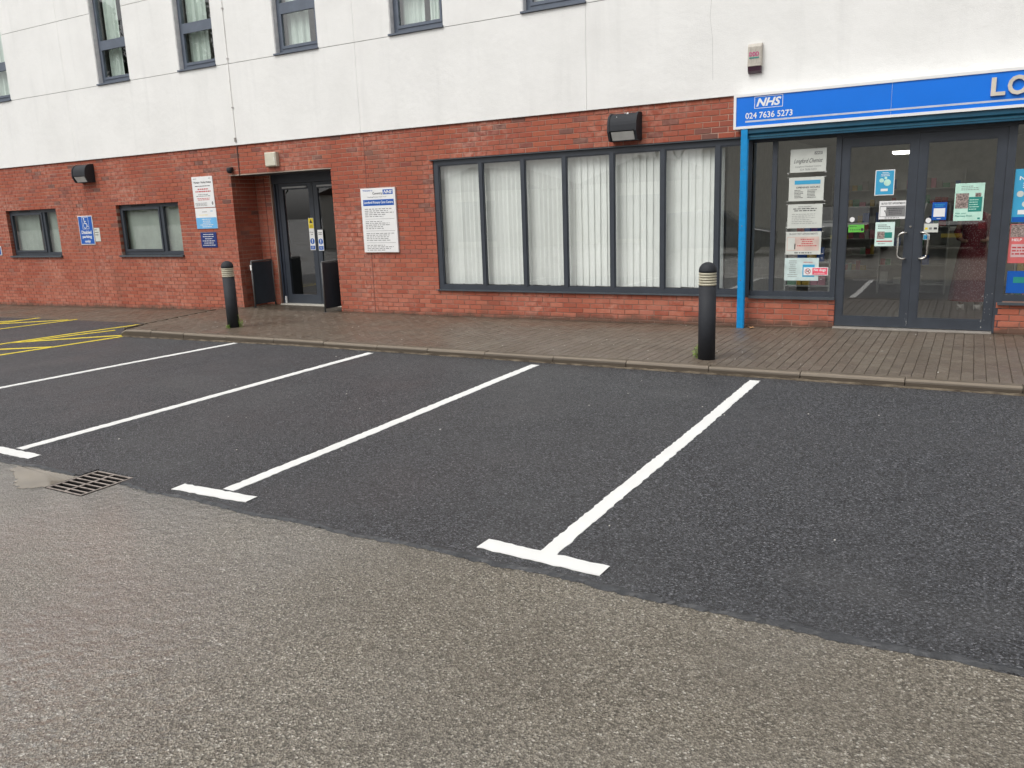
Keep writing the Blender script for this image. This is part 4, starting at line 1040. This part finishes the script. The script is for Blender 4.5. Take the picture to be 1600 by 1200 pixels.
s = poster('window_notice', 'third notice from the top with a plain boxed table', 'notice', -2.135, -1.705, 1.28, 1.585, M['paper'], group=G1)
text('BANK HOLIDAY', -2.0, -1.84, 1.545, 1.562, y, M['grey'], s); fine(s, -2.10, -1.74, 1.49, 1.54, 2, M['ink'], y, 5, 'c', .4); fine(s, -2.08, -1.76, 1.33, 1.47, 6, M['grey'], y, 6, fill=.22)
s = poster('window_notice', 'fourth notice from the top about blood test appointments with pink panel', 'notice', -2.145, -1.705, .94, 1.235, M['paper'], group=G1)
text('BLOOD TEST APPOINTMENTS', -2.10, -1.75, 1.195, 1.218, y, M['grey'], s); rect(s, -2.13, -1.73, .99, 1.17, y, simple('pale_pink', (.62, .48, .42, 1), .6)); rect(s, -2.12, -2.03, 1.0, 1.16, y - .001, M['paper'])
fine(s, -2.0, -1.75, 1.04, 1.15, 4, M['red'], y - .001, 7, 'c', .45); fine(s, -2.1, -1.75, .95, .975, 1, M['ink'], y, 8, 'c'); rect(s, -2.035, -2.022, 1.01, 1.08, y - .001, M['ink'])
s = poster('window_notice', 'lowest notice in the pharmacy window with a blue picture on its right half', 'notice', -2.15, -1.72, .60, .895, simple('pale_blue_paper', (.55, .66, .64, 1), .6), group=G1)
fine(s, -2.11, -1.98, .64, .87, 9, M['grey'], y, 11, 'c', .3); rect(s, -1.92, -1.77, .65, .81, y, M['cyan']); fine(s, -1.91, -1.76, .83, .85, 1, M['red'], y, 12); rect(s, -1.90, -1.80, .74, .765, y - .001, M['white'])
s = poster('sticker', 'white and pink no dogs sticker overlapping the lowest window notice', 'sticker', -1.905, -1.60, .670, .775, M['white'], Yp - .008)
yy = Yp - .0095; mb = MB(); mb.ring(-1.852, .723, .030, .037, yy); c_ = .026; mb.quad((-1.852 - c_, yy, .723 + c_ - .006), (-1.852 - c_ + .006, yy, .723 + c_), (-1.852 + c_, yy, .723 - c_ + .006), (-1.852 + c_ - .006, yy, .723 - c_)); mb.obj('prohibition_ring', M['red'], s)
mb = MB(); mb.box(-1.868, -1.838, yy + .0004, yy + .001, .718, .730); mb.box(-1.868, -1.864, yy + .0004, yy + .001, .706, .718); mb.box(-1.844, -1.840, yy + .0004, yy + .001, .706, .718); mb.box(-1.842, -1.832, yy + .0004, yy + .001, .728, .740); mb.obj('dog_symbol', M['ink'], s)
rect(s, -1.795, -1.610, .680, .768, yy, M['pink']); text('No dogs', -1.778, -1.63, .715, .760, yy - .001, M['white'], s, bold=.03); fine(s, -1.77, -1.64, .69, .705, 1, M['white'], yy - .001, 2)
# wire hooks holding the notices
hk = MB()
for z in (1.985, 2.275 - .3, 1.925, 1.62, 1.585, 1.29, 1.235, .95, .895, .62):
    for a, b in ((-2.155, -2.135), (-1.70, -1.675)): hk.box(a, b, Yp, Yp + .002, z - .002, z + .002)
# ---- stickers on the doors
yd = Y0 + .022; y = yd - .0015
s = poster('door_poster', 'blue portrait poster with white circles high on the left shop door', 'poster', -1.105, -.885, 1.66, 1.965, M['white'], yd)
rect(s, -1.095, -.895, 1.67, 1.955, y, M['cyan']); fine(s, -1.05, -.93, 1.885, 1.94, 3, M['white'], y - .001, 1, 'c', .45)
mb = MB(); mb.disc(-1.03, 1.84, .026, y - .001); mb.disc(-.965, 1.812, .040, y - .001); mb.disc(-.985, 1.868, .016, y - .001); mb.obj('circles', M['mint'], s); rect(s, -1.035, -.955, 1.71, 1.74, y - .001, M['white'])
s = poster('door_poster', 'black and white blood test notice in the middle of the left shop door', 'poster', -1.04, -.73, 1.37, 1.59, M['white'], yd)
text('BLOOD TEST APPOINTMENTS', -1.015, -.75, 1.548, 1.572, y, M['ink'], s); rect(s, -1.03, -.745, 1.40, 1.53, y, M['grey']); rect(s, -1.025, -.96, 1.405, 1.52, y - .001, M['white']); fine(s, -.95, -.76, 1.42, 1.51, 4, M['ink'], y - .001, 2, 'c'); fine(s, -1.02, -.76, 1.378, 1.393, 1, M['ink'], y, 3, 'c'); mb = MB(); mb.disc(-.972, 1.47, .008, y - .002); mb.quad((-.974, y - .002, 1.47), (-.968, y - .002, 1.47), (-.950, y - .002, 1.42), (-.956, y - .002, 1.42)); mb.obj('pen_drawing', M['ink'], s)
s = poster('door_poster', 'pale green portrait leaflet lowest on the left shop door', 'poster', -1.07, -.85, 1.04, 1.335, simple('pale_mint', (.62, .80, .74, 1), .5), yd)
fine(s, -1.04, -.88, 1.25, 1.31, 3, M['ink'], y, 4, 'l', .35); rect(s, -1.045, -.96, 1.13, 1.22, y, M['photo']); rect(s, -.96, -.875, 1.14, 1.21, y, M['dgreen']); rect(s, -1.05, -.87, 1.095, 1.107, y, M['red']); fine(s, -1.03, -.9, 1.06, 1.08, 1, M['grey'], y, 3)
for cx, cz, lb in ((-1.345, 1.375, 'round white sticker on the left shop door above the green rating sticker'), (-.485, 1.345, 'round white sticker on the right shop door beside the centre stile')):
    o = MB().disc(cx, cz, .030, yd, 24, t=.002).obj('sticker', M['white']); tag(o, lb, 'sticker', 'round white door stickers')
s = poster('sticker', 'bright green rating sticker at the left of the left shop door', 'sticker', -1.385, -1.20, 1.215, 1.31, M['green'], yd)
fine(s, -1.37, -1.22, 1.282, 1.298, 1, M['ink'], y, 1); mb = MB()
for k in range(5): mb.disc(-1.36 + k * .026, 1.248, .007, y, 10)
mb.disc(-1.222, 1.250, .018, y, 16); mb.obj('rating_dots', M['ink'], s)
s = poster('door_poster', 'small dark blue poster with a blank white square on the right shop door', 'poster', -.452, -.295, 1.345, 1.555, M['nhsblue'], yd)
rect(s, -.435, -.312, 1.385, 1.485, y, M['white'], 'blank_square'); fine(s, -.43, -.32, 1.50, 1.54, 2, M['cyan'], y, 2, 'c'); fine(s, -.41, -.34, 1.355, 1.372, 1, M['white'], y, 3, 'c')
s = poster('sticker', 'small cream payment card sticker on the right shop door', 'sticker', -.53, -.373, 1.20, 1.305, M['paper'], yd)
for a, b, m_ in ((-.515, -.485, M['yel']), (-.47, -.44, M['grey']), (-.42, -.385, M['ink'])): rect(s, a, b, 1.235, 1.26, y, m_, 'card_mark')
s = poster('sticker', 'tiny blue square sticker under the payment card sticker', 'sticker', -.53, -.458, 1.112, 1.177, M['white'], yd); rect(s, -.525, -.463, 1.118, 1.171, y, M['cyan']); rect(s, -.50, -.47, 1.132, 1.152, y - .001, M['nhsblue'])
s = poster('door_poster', 'large mint green pharmacy poster with a photo of people on the right shop door', 'poster', -.222, .082, 1.33, 1.765, M['mint'], yd)
fine(s, -.16, .04, 1.68, 1.74, 3, M['grey'], y, 4, 'l', .3); rect(s, -.21, -.075, 1.475, 1.65, y, M['photo'], 'photo'); rect(s, -.075, .065, 1.435, 1.605, y, M['dgreen']); rect(s, -.01, .05, 1.605, 1.65, y, M['photo'], 'photo'); fine(s, -.065, .05, 1.45, 1.585, 5, M['mint'], y - .001, 5, 'l', .35)
text('Visit your', -.205, -.09, 1.405, 1.428, y, M['dgreen'], s); text('Pharmacy First!', -.205, -.03, 1.372, 1.398, y, M['dgreen'], s); rect(s, .03, .055, 1.345, 1.365, y, M['dgreen'], 'tick')
s = poster('window_poster', 'tall blue poster behind the window right of the shop doors', 'poster', .372, .80, 1.30, 1.90, M['cyan'])
y = Yp - .0015; text('Now', .42, .58, 1.775, 1.82, y, M['white'], s, bold=.03); 
mb = MB(); mb.disc(.44, 1.62, .035, y); mb.disc(.50, 1.505, .035, y); mb.disc(.62, 1.56, .04, y); mb.obj('circles', M['paper'], s); rect(s, .43, .55, 1.39, 1.44, y, M['white']); fine(s, .46, .7, 1.68, 1.75, 3, M['white'], y, 3)
rect(s, .378, .795, 1.304, 1.36, y, M['nhsblue'])
s = poster('window_poster', 'photo and red leaflet below the tall blue poster', 'poster', .372, .80, .83, 1.28, simple('salmon', (.62, .13, .13, 1), .5))
rect(s, .38, .79, 1.13, 1.275, y, M['photo'], 'photo'); rect(s, .40, .76, .90, 1.05, y, simple('pale_panel', (.6, .42, .42, 1), .5)); fine(s, .41, .74, .92, 1.03, 3, M['red'], y - .001, 1); text('HELP', .40, .50, 1.085, 1.115, y, M['white'], s)
s = poster('window_poster', 'dark blue and green card at the foot of the right hand window', 'poster', .385, .80, .48, .74, M['nhsblue']); rect(s, .45, .8, .60, .67, y, M['dgreen'])

# stickers on recessed doors
yr = .66 + .03 - .006; G2 = 'fire door stickers on the recessed doors'
def mand(s, cx, cz, r, y):
    mb = MB(); mb.disc(cx, cz, r, y); mb.obj('mandatory_disc', M['nhsblue'], s); rect(s, cx - r * .18, cx + r * .18, cz - r * .2, cz + r * .7, y - .001, M['white'], 'exclamation'); rect(s, cx - r * .18, cx + r * .18, cz - r * .65, cz - r * .35, y - .001, M['white'], 'exclamation')
yr0 = .655
s = sign('safety_sticker', 'tall sticker with yellow warning triangle over blue disc on the left recessed door', 'sticker', -11.085, -10.955, 1.02, 1.625, yr0, .003, M['white'], G2); yy = yr0 - .0015
rect(s, -11.08, -10.96, 1.43, 1.515, yy, M['yel']); rect(s, -11.08, -10.96, 1.52, 1.62, yy, M['yel']); mb = MB(); mb.quad((-11.06, yy - .001, 1.53), (-10.98, yy - .001, 1.53), (-11.02, yy - .001, 1.61)); mb.obj('warning_triangle', M['ink'], s)
fine(s, -11.07, -10.97, 1.44, 1.50, 3, M['ink'], yy - .001, 1, 'c', .4); text('Danger', -11.07, -10.97, 1.345, 1.37, yy, M['ink'], s); fine(s, -11.06, -10.98, 1.30, 1.33, 1, M['ink'], yy, 4, 'c'); mand(s, -11.02, 1.19, .055, yy); rect(s, -11.075, -10.965, 1.035, 1.105, yy, M['nhsblue']); fine(s, -11.06, -10.98, 1.05, 1.09, 2, M['white'], yy - .001, 5, 'c', .4)
s = sign('safety_sticker', 'shorter white sticker with blue disc on the right recessed door', 'sticker', -10.875, -10.745, 1.01, 1.40, yr0, .003, M['white'], G2)
fine(s, -10.86, -10.76, 1.30, 1.36, 2, M['ink'], yy, 6, 'c', .4); mand(s, -10.81, 1.18, .055, yy); rect(s, -10.865, -10.755, 1.025, 1.095, yy, M['nhsblue']); fine(s, -10.85, -10.77, 1.04, 1.08, 2, M['white'], yy - .001, 7, 'c', .4)

# ---------------------------------------------------------------- bollards
def bollard(cx, cy, z0, label):
    b = thing('bollard_light', label, 'bollard', 'black bollard lights at the kerb', (cx, cy, z0)); r = .090
    MB().lathe([(r, z0 - .05), (r, z0 + .785)], cx, cy, 32).obj('post', M['black'], b, smooth=False)
    for p in b.children[0].data.polygons: p.use_smooth = len(p.vertices) == 4
    MB().lathe([(r * .86, z0 + .785), (r * .86, z0 + .925)], cx, cy, 28).obj('light_core', simple('core', (.42, .38, .28, 1), .5), b, smooth=False)
    for k in range(5):
        z = z0 + .787 + k * .0278; MB().lathe([(r * .86, z), (r * 1.03, z + .004), (r * 1.03, z + .019), (r * .90, z + .0262)], cx, cy, 32, cap=False).obj('louvre_ring', simple('louvre', (.52, .48, .36, 1), .4), b, smooth=True)
    dome = [(r * 1.03, z0 + .926), (r * 1.03, z0 + .942)] + [(r * 1.03 * math.cos(a), z0 + .942 + .088 * math.sin(a)) for a in [i / 8 * math.pi / 2 for i in range(1, 9)]]
    dome[-1] = (.002, dome[-1][1]); MB().lathe(dome, cx, cy, 32).obj('cap', M['black'], b, smooth=True)
    return b
bollard(-2.39, -2.73, zp(-2.4, -2.7), 'black bollard light with cream louvre ring in front of the long window')
bollard(-9.95, -2.40, zp(-10, -2.3), 'black bollard light with cream louvre ring before the recessed doors')
def weed(cx, cy, z0, n, h, spread, label, seed):
    r = random.Random(seed); mb = MB(); w = thing('weed', label, 'weed', 'weeds growing at the bollards', (cx, cy, z0)); st = MB()
    for _ in range(n):
        a = r.uniform(0, 6.28); rr_ = r.uniform(0, spread); hx = cx + rr_ * math.cos(a) * 1.0; hy = cy + rr_ * math.sin(a) * .5; H = h * r.uniform(.35, 1) * (1 - rr_ / spread * .4)
        tx, ty = hx + r.uniform(-.03, .03), hy + r.uniform(-.03, .03); st.tube([(hx, hy, z0), ((hx + tx) / 2 + .004, hy, z0 + H * .5), (tx, ty, z0 + H)], .0018, 4)
        for k in range(7):
            t = r.uniform(.25, 1); px, py, pz = hx + (tx - hx) * t, hy + (ty - hy) * t, z0 + H * t; b = r.uniform(0, 6.28); L = r.uniform(.018, .036); el = r.uniform(-.2, .7)
            dx, dy, dz = math.cos(b) * L, math.sin(b) * L, el * L; ux, uy = -math.sin(b) * L * .3, math.cos(b) * L * .3
            mb.quad((px, py, pz), (px + dx * .5 + ux, py + dy * .5 + uy, pz + dz * .6), (px + dx, py + dy, pz + dz), (px + dx * .5 - ux, py + dy * .5 - uy, pz + dz * .6))
    mb.obj('leaves', M['leaf'], w); st.obj('stems', M['leaf'], w)
weed(-9.85, -2.36, zp(-10, -2.3), 15, .23, .055, 'tall green leafy weed on the right side of the left bollard', 1)
weed(-9.94, -2.52, zp(-10, -2.4), 9, .07, .05, 'low green weed in front of the foot of the left bollard', 3)
weed(-2.505, -2.71, .018, 12, .17, .035, 'thin weed on the left side of the right bollard', 2)
# leaf litter and chips
def leaf(cx, cy, z0, s, label, m):
    mb = MB(); r = random.Random(4)
    for k in range(4):
        b = k * 1.6 + .3; L = s; dx, dy = math.cos(b) * L, math.sin(b) * L; ux, uy = -dy * .45, dx * .45
        mb.quad((cx, cy, z0 + .004), (cx + dx * .5 + ux, cy + dy * .5 + uy, z0 + .022), (cx + dx, cy + dy, z0 + .012), (cx + dx * .5 - ux, cy + dy * .5 - uy, z0 + .015))
    return tag(mb.obj('fallen_leaf', m), label, 'leaf')
leaf(-2.52, -.20, zp(-2.5, -.2), .055, 'curled pale brown leaf lying at the foot of the blue guide post', M['dryleaf'])
mb = MB(); r = random.Random(6)
for _ in range(70):
    x = r.uniform(-11, .5); y = r.uniform(-3.0, -.1); s = r.uniform(.004, .011); z = zp(x, y) + .003; mb.box(x, x + s, y, y + s * 1.4, z, z + s * .4)
for _ in range(30):
    x = r.uniform(-7, .5); y = r.uniform(-7.6, -3.3); s = r.uniform(.004, .010); z = za(x, y); mb.box(x, x + s, y, y + s * 1.4, z, z + s * .4)
o = mb.obj('gravel_chips', M['rubble'], kind='stuff'); o['label'] = 'scattered tiny pale chips on the paving and asphalt'; o['category'] = 'chips'

# ---------------------------------------------------------------- person inside the shop
def skin_person():
    px, py = .02, 2.35
    P = thing('person', 'person in a long maroon dotted dress standing inside behind the right shop door', 'person', loc=(px, py, 0))
    J = dict(pel=(0, 0, .90, .13, .10), waist=(0, 0, 1.05, .11, .085), chest=(0, -.01, 1.25, .145, .10), neck=(0, 0, 1.40, .05, .05), head=(0, -.015, 1.52, .078, .09), top=(0, -.01, 1.60, .055, .065),
             lh=(.09, 0, .84, .085, .085), lk=(.10, -.02, .47, .055, .055), la=(.10, 0, .09, .036, .036), lt=(.11, -.14, .035, .036, .025),
             rh=(-.09, 0, .84, .085, .085), rk=(-.10, -.02, .47, .055, .055), ra=(-.10, 0, .09, .036, .036), rt=(-.11, -.14, .035, .036, .025),
             ls=(.17, 0, 1.33, .05, .05), le=(.22, .02, 1.07, .038, .038), lw=(.14, -.16, .98, .026, .026), lhd=(.08, -.22, .99, .030, .02),
             rs=(-.17, 0, 1.33, .05, .05), re=(-.22, .02, 1.07, .038, .038), rw=(-.14, -.16, .98, .026, .026), rhd=(-.08, -.22, .99, .030, .02))
    E_ = ['pel waist', 'waist chest', 'chest neck', 'neck head', 'head top', 'pel lh', 'lh lk', 'lk la', 'la lt', 'pel rh', 'rh rk', 'rk ra', 'ra rt', 'chest ls', 'ls le', 'le lw', 'lw lhd', 'chest rs', 'rs re', 're rw', 'rw rhd']
    ks = list(J); me = bpy.data.meshes.new('body'); me.from_pydata([(px + J[k][0], py + J[k][1], J[k][2]) for k in ks], [tuple(ks.index(a) for a in e.split()) for e in E_], [])
    o = link('body', me, P); o.modifiers.new('s', 'SKIN'); 
    for i, k in enumerate(ks): me.skin_vertices[0].data[i].radius = J[k][3:]
    me.skin_vertices[0].data[0].use_root = True
    o.modifiers.new('u', 'SUBSURF').levels = 1; o.modifiers['u'].render_levels = 1; me.materials.append(M['skin'])
    n = 28; rings = [(.12, .27, .20), (.45, .235, .18), (.80, .19, .145), (1.03, .145, .115), (1.22, .175, .13), (1.345, .165, .105), (1.395, .075, .07)]
    mb = MB()
    for z, rx, ry in rings:
        for i in range(n):
            a = 2 * math.pi * i / n; f = 1 + (.05 * math.sin(a * 7) if z < .9 else 0); mb.v.append((px + rx * f * math.cos(a), py + ry * f * math.sin(a), z))
    for j in range(len(rings) - 1):
        for i in range(n): mb.f.append((j * n + i, j * n + (i + 1) % n, (j + 1) * n + (i + 1) % n, (j + 1) * n + i))
    for sgn in (-1, 1): mb.tube([(px + sgn * .155, py, 1.335), (px + sgn * .215, py + .02, 1.10), (px + sgn * .18, py - .09, 1.02)], .062, 10, .045)
    mb.obj('dress', M['dress'], P, smooth=True)
    mb = MB(); mb.lathe([(.02, 1.635), (.075, 1.60), (.092, 1.54), (.088, 1.46), (.07, 1.38), (.02, 1.36)], px, py + .025, 18); mb.obj('hair', M['hair'], P, smooth=True)
    for s_ in (-.105, .105): MB().cbox(px + s_ - .045, px + s_ + .045, py - .19, py + .06, 0, .075, .03).obj('shoe', M['shoe'], P)
    mb = MB()
    for s_ in (-.028, .028): mb.disc(px + s_, 1.525, .009, py - .108, 10, t=.006)
    mb.obj('eyes', M['ink'], P); MB().box(px - .02, px + .02, py - .106, py - .098, 1.466, 1.474).obj('mouth', M['red'], P)
    MB().cbox(px - .011, px + .011, py - .122, py - .09, 1.487, 1.52, .006).obj('nose', M['skin'], P)
skin_person()

# ---------------------------------------------------------------- across the road (seen mirrored in the glass)
H = thing('cream_house', 'tall cream rendered house facing the medical centre across the car park', 'house', loc=(-2, -24, 0))
MB().box(-10.4, 7, -33, -24, -.3, 6.2).obj('wall', M['house'], H)
for (a, b, c, d_) in ((-10.05, -9.1, 1.25, 2.45), (-5.5, -4.3, 3.6, 4.9), (-1, .6, 3.6, 4.9), (3.2, 4.8, 1.0, 2.3)):
    w = plain('window', H); mb = MB(); yy = -23.99
    for q in ((a, a + .07, c, d_), (b - .07, b, c, d_), (a + .07, b - .07, c, c + .07), (a + .07, b - .07, d_ - .07, d_), (a + .07, b - .07, c + (d_ - c) * .68, c + (d_ - c) * .68 + .06)): mb.box(q[0], q[1], yy, yy + .06, q[2], q[3])
    mb.obj('frame', M['white'], w); MB().box(a + .07, b - .07, yy, yy + .02, c + .07, d_ - .07).obj('pane', M['carglass'], w)
mb = MB(); mb.v += [(-10.8, -23.6, 6.2), (7.4, -23.6, 6.2), (7.4, -33.4, 6.2), (-10.8, -33.4, 6.2), (-9.0, -28.5, 9), (6, -28.5, 9)]; mb.f += [(0, 1, 5, 4), (1, 2, 5), (2, 3, 4, 5), (3, 0, 4), (3, 2, 1, 0)]; mb.obj('roof', M['roof'], H)
for k, (a, b, yb, ev) in enumerate(((-17.25, -11.2, -27, 2.7), (-27, -19.2, -26, 2.6), (-36, -27.8, -27, 2.9))):
    gr = thing('garage', ['low cream garage left of the tall cream house across the car park', 'middle low garage of the row across the car park', 'far low garage of the row across the car park'][k], 'garage', 'low garages across the car park', (a, yb, 0))
    MB().box(a, b, yb - 6, yb, -.4, ev).obj('wall', M['house'], gr)
    mb = MB(); mid = (a + b) / 2; mb.v += [(a - .3, yb + .3, ev), (b + .3, yb + .3, ev), (b + .3, yb - 6.3, ev), (a - .3, yb - 6.3, ev), (mid, yb + .3, ev + 1.25), (mid, yb - 6.3, ev + 1.25)]; mb.f += [(0, 1, 4), (1, 2, 5, 4), (2, 3, 5), (3, 0, 4, 5), (0, 3, 2, 1)]; mb.obj('roof', M['roof'], gr)
    MB().box(mid - 1.2, mid + 1.2, yb + .002, yb + .05, 0, 2.1).obj('garage_door', M['frame'], gr)
def car(cx, y0, ang, m, label, h=1.48):
    C = thing('parked_car', label, 'car', 'cars parked opposite the bays', (cx, y0, -.12)); R_ = Matrix.Translation((cx, y0, -.12)) @ Matrix.Rotation(ang, 4, 'Z')
    def put(mb, name, mt, smooth=False): mb.v = [tuple(R_ @ Vector(p)) for p in mb.v]; return mb.obj(name, mt, C, smooth)
    prof = [(-2.15, .30), (-2.18, .55), (-2.10, .78), (-1.25, .93), (-.55, h - .04), (.2, h), (1.25, h - .06), (1.95, 1.0), (2.12, .9), (2.15, .45), (2.08, .28)]
    mb = MB(); n = len(prof)
    for x, k in ((-.86, .0), (-.80, 1), (.80, 1), (.86, .0)):
        mb.v += [(x * (1 - .16 * max(0, z - .9) / .6), y * (.985 if k == 0 else 1), z - (.02 if k == 0 else 0)) for y, z in prof]
    for s_ in range(3):
        for i in range(n): mb.f.append((s_ * n + i, s_ * n + (i + 1) % n, (s_ + 1) * n + (i + 1) % n, (s_ + 1) * n + i))
    mb.f.append(tuple(range(n))); mb.f.append(tuple(3 * n + i for i in range(n))[::-1]); put(mb, 'body', m)
    for sx in (-1, 1):
        mb = MB(); X = lambda z: sx * (.866 * (1 - .16 * max(0, z - .9) / .6) + .004); mb.quad(*[(X(z), y, z) for y, z in ((-1.1, .95), (-.55, h - .12), (.3, h - .08), (.3, .95))]); mb.quad(*[(X(z), y, z) for y, z in ((.36, .95), (.36, h - .08), (1.2, h - .14), (1.75, .98))]); put(mb, 'side_window', M['carglass'])
        for yy in (-1.35, 1.35):
            mb = MB(); seg = 24; mb.v = [(sx * .70, yy, .32)]; mb = MB()
            for rx in (sx * .68, sx * .88): mb.v += [(rx, yy + .32 * math.cos(6.2832 * i / seg), .32 + .32 * math.sin(6.2832 * i / seg)) for i in range(seg)]
            mb.f += [(i, (i + 1) % seg, seg + (i + 1) % seg, seg + i) for i in range(seg)] + [tuple(range(seg)), tuple(range(seg, 2 * seg))]; put(mb, 'wheel', M['tyre'])
            mb = MB(); mb.v = [(sx * .885, yy + .20 * math.cos(6.2832 * i / seg), .32 + .20 * math.sin(6.2832 * i / seg)) for i in range(seg)]; mb.f = [tuple(range(seg))]; put(mb, 'rim', M['steel'])
    mb = MB(); mb.quad((-.66, -1.2, .96), (.66, -1.2, .96), (.62, -.6, h - .06), (-.62, -.6, h - .06)); mb.v = [(x, y - .012, z + .012) for x, y, z in mb.v]; put(mb, 'windscreen', M['carglass'])
    mb = MB(); mb.quad((-.64, 1.30, h - .09), (.64, 1.30, h - .09), (.66, 1.9, 1.03), (-.66, 1.9, 1.03)); mb.v = [(x, y + .012, z + .012) for x, y, z in mb.v]; put(mb, 'rear_window', M['carglass'])
    mb = MB().box(-.26, .26, 2.155, 2.17, .55, .66); put(mb, 'number_plate', M['yel'])
    for sx in (-1, 1): put(MB().box(sx * .72 - .09, sx * .72 + .09, 2.10, 2.145, .78, .95), 'tail_light', M['red']); put(MB().box(sx * .66 - .12, sx * .66 + .12, -2.19, -2.14, .60, .72), 'headlight', M['diffuser'])
car(-7.9, -16.6, math.radians(84), M['carblue'], 'dark blue car parked side on behind the photographer', 1.5)
car(-3.4, -17.2, math.radians(3), M['carblack'], 'black car parked tail out left of another black car', 1.55)
car(-.6, -17.1, math.radians(-2), M['carblack'], 'black car parked between two other cars opposite the doors', 1.62)
car(2.4, -17.0, math.radians(1), M['carblue'], 'dark blue car parked at the right of the opposite row', 1.5)
def tree(cx, cy, hgt, label, seed, ever=False):
    T = thing('bare_tree' if not ever else 'evergreen_tree', label, 'tree', loc=(cx, cy, 0)); r = random.Random(seed); mb = MB()
    def grow(p, dv, L, rad, dep):
        q = p + dv * L; mb.tube([p, (p + q) / 2 + Vector((r.uniform(-.05, .05), 0, r.uniform(-.05, .05))) * L, q], rad, 5, rad * .62)
        if dep == 0: return
        for _ in range(r.choice((2, 3))):
            nd = (dv + Vector((r.uniform(-.8, .8), r.uniform(-.8, .8), r.uniform(-.1, .6)))).normalized(); grow(q, nd, L * r.uniform(.62, .82), rad * .55, dep - 1)
    grow(Vector((cx, cy, -.3)), Vector((0, 0, 1)), hgt * .27, hgt * .018, 6 if not ever else 2); mb.obj('trunk', M['bark'], T)
    if ever:
        mb = MB()
        for _ in range(5000):
            t = r.random(); z = hgt * (.15 + .85 * t); R0 = hgt * .22 * (1 - t) ** .7 + .3; a = r.uniform(0, 6.28); q = R0 * math.sqrt(r.random()) * (1 + .25 * math.sin(a * 3 + z)); s = r.uniform(.12, .3)
            c = Vector((cx + q * math.cos(a), cy + q * math.sin(a), z)); u = Vector((r.uniform(-1, 1), r.uniform(-1, 1), r.uniform(-1, 1))).normalized() * s; v = u.cross(Vector((r.uniform(-1, 1), r.uniform(-1, 1), r.uniform(-1, 1)))).normalized() * s * .5
            mb.quad(c - u, c + v, c + u, c - v)
        mb.obj('crown', simple('evergreen', (.03, .05, .02, 1), .8, var=.4), T)
tree(-41.5, -26, 15, 'tall bare tree beyond the low garages', 2); tree(-46, -28, 17, 'dark evergreen tree beyond the far end of the garages', 5, True); tree(-52, -26, 16, 'second dark evergreen tree at the end of the garage row', 7, True)
tree(-16, -37, 10, 'smaller bare tree behind the nearest garage', 9)
for nm in ('diffuser',): pass
hko = hk.obj('notice_hooks', M['white'], W2)
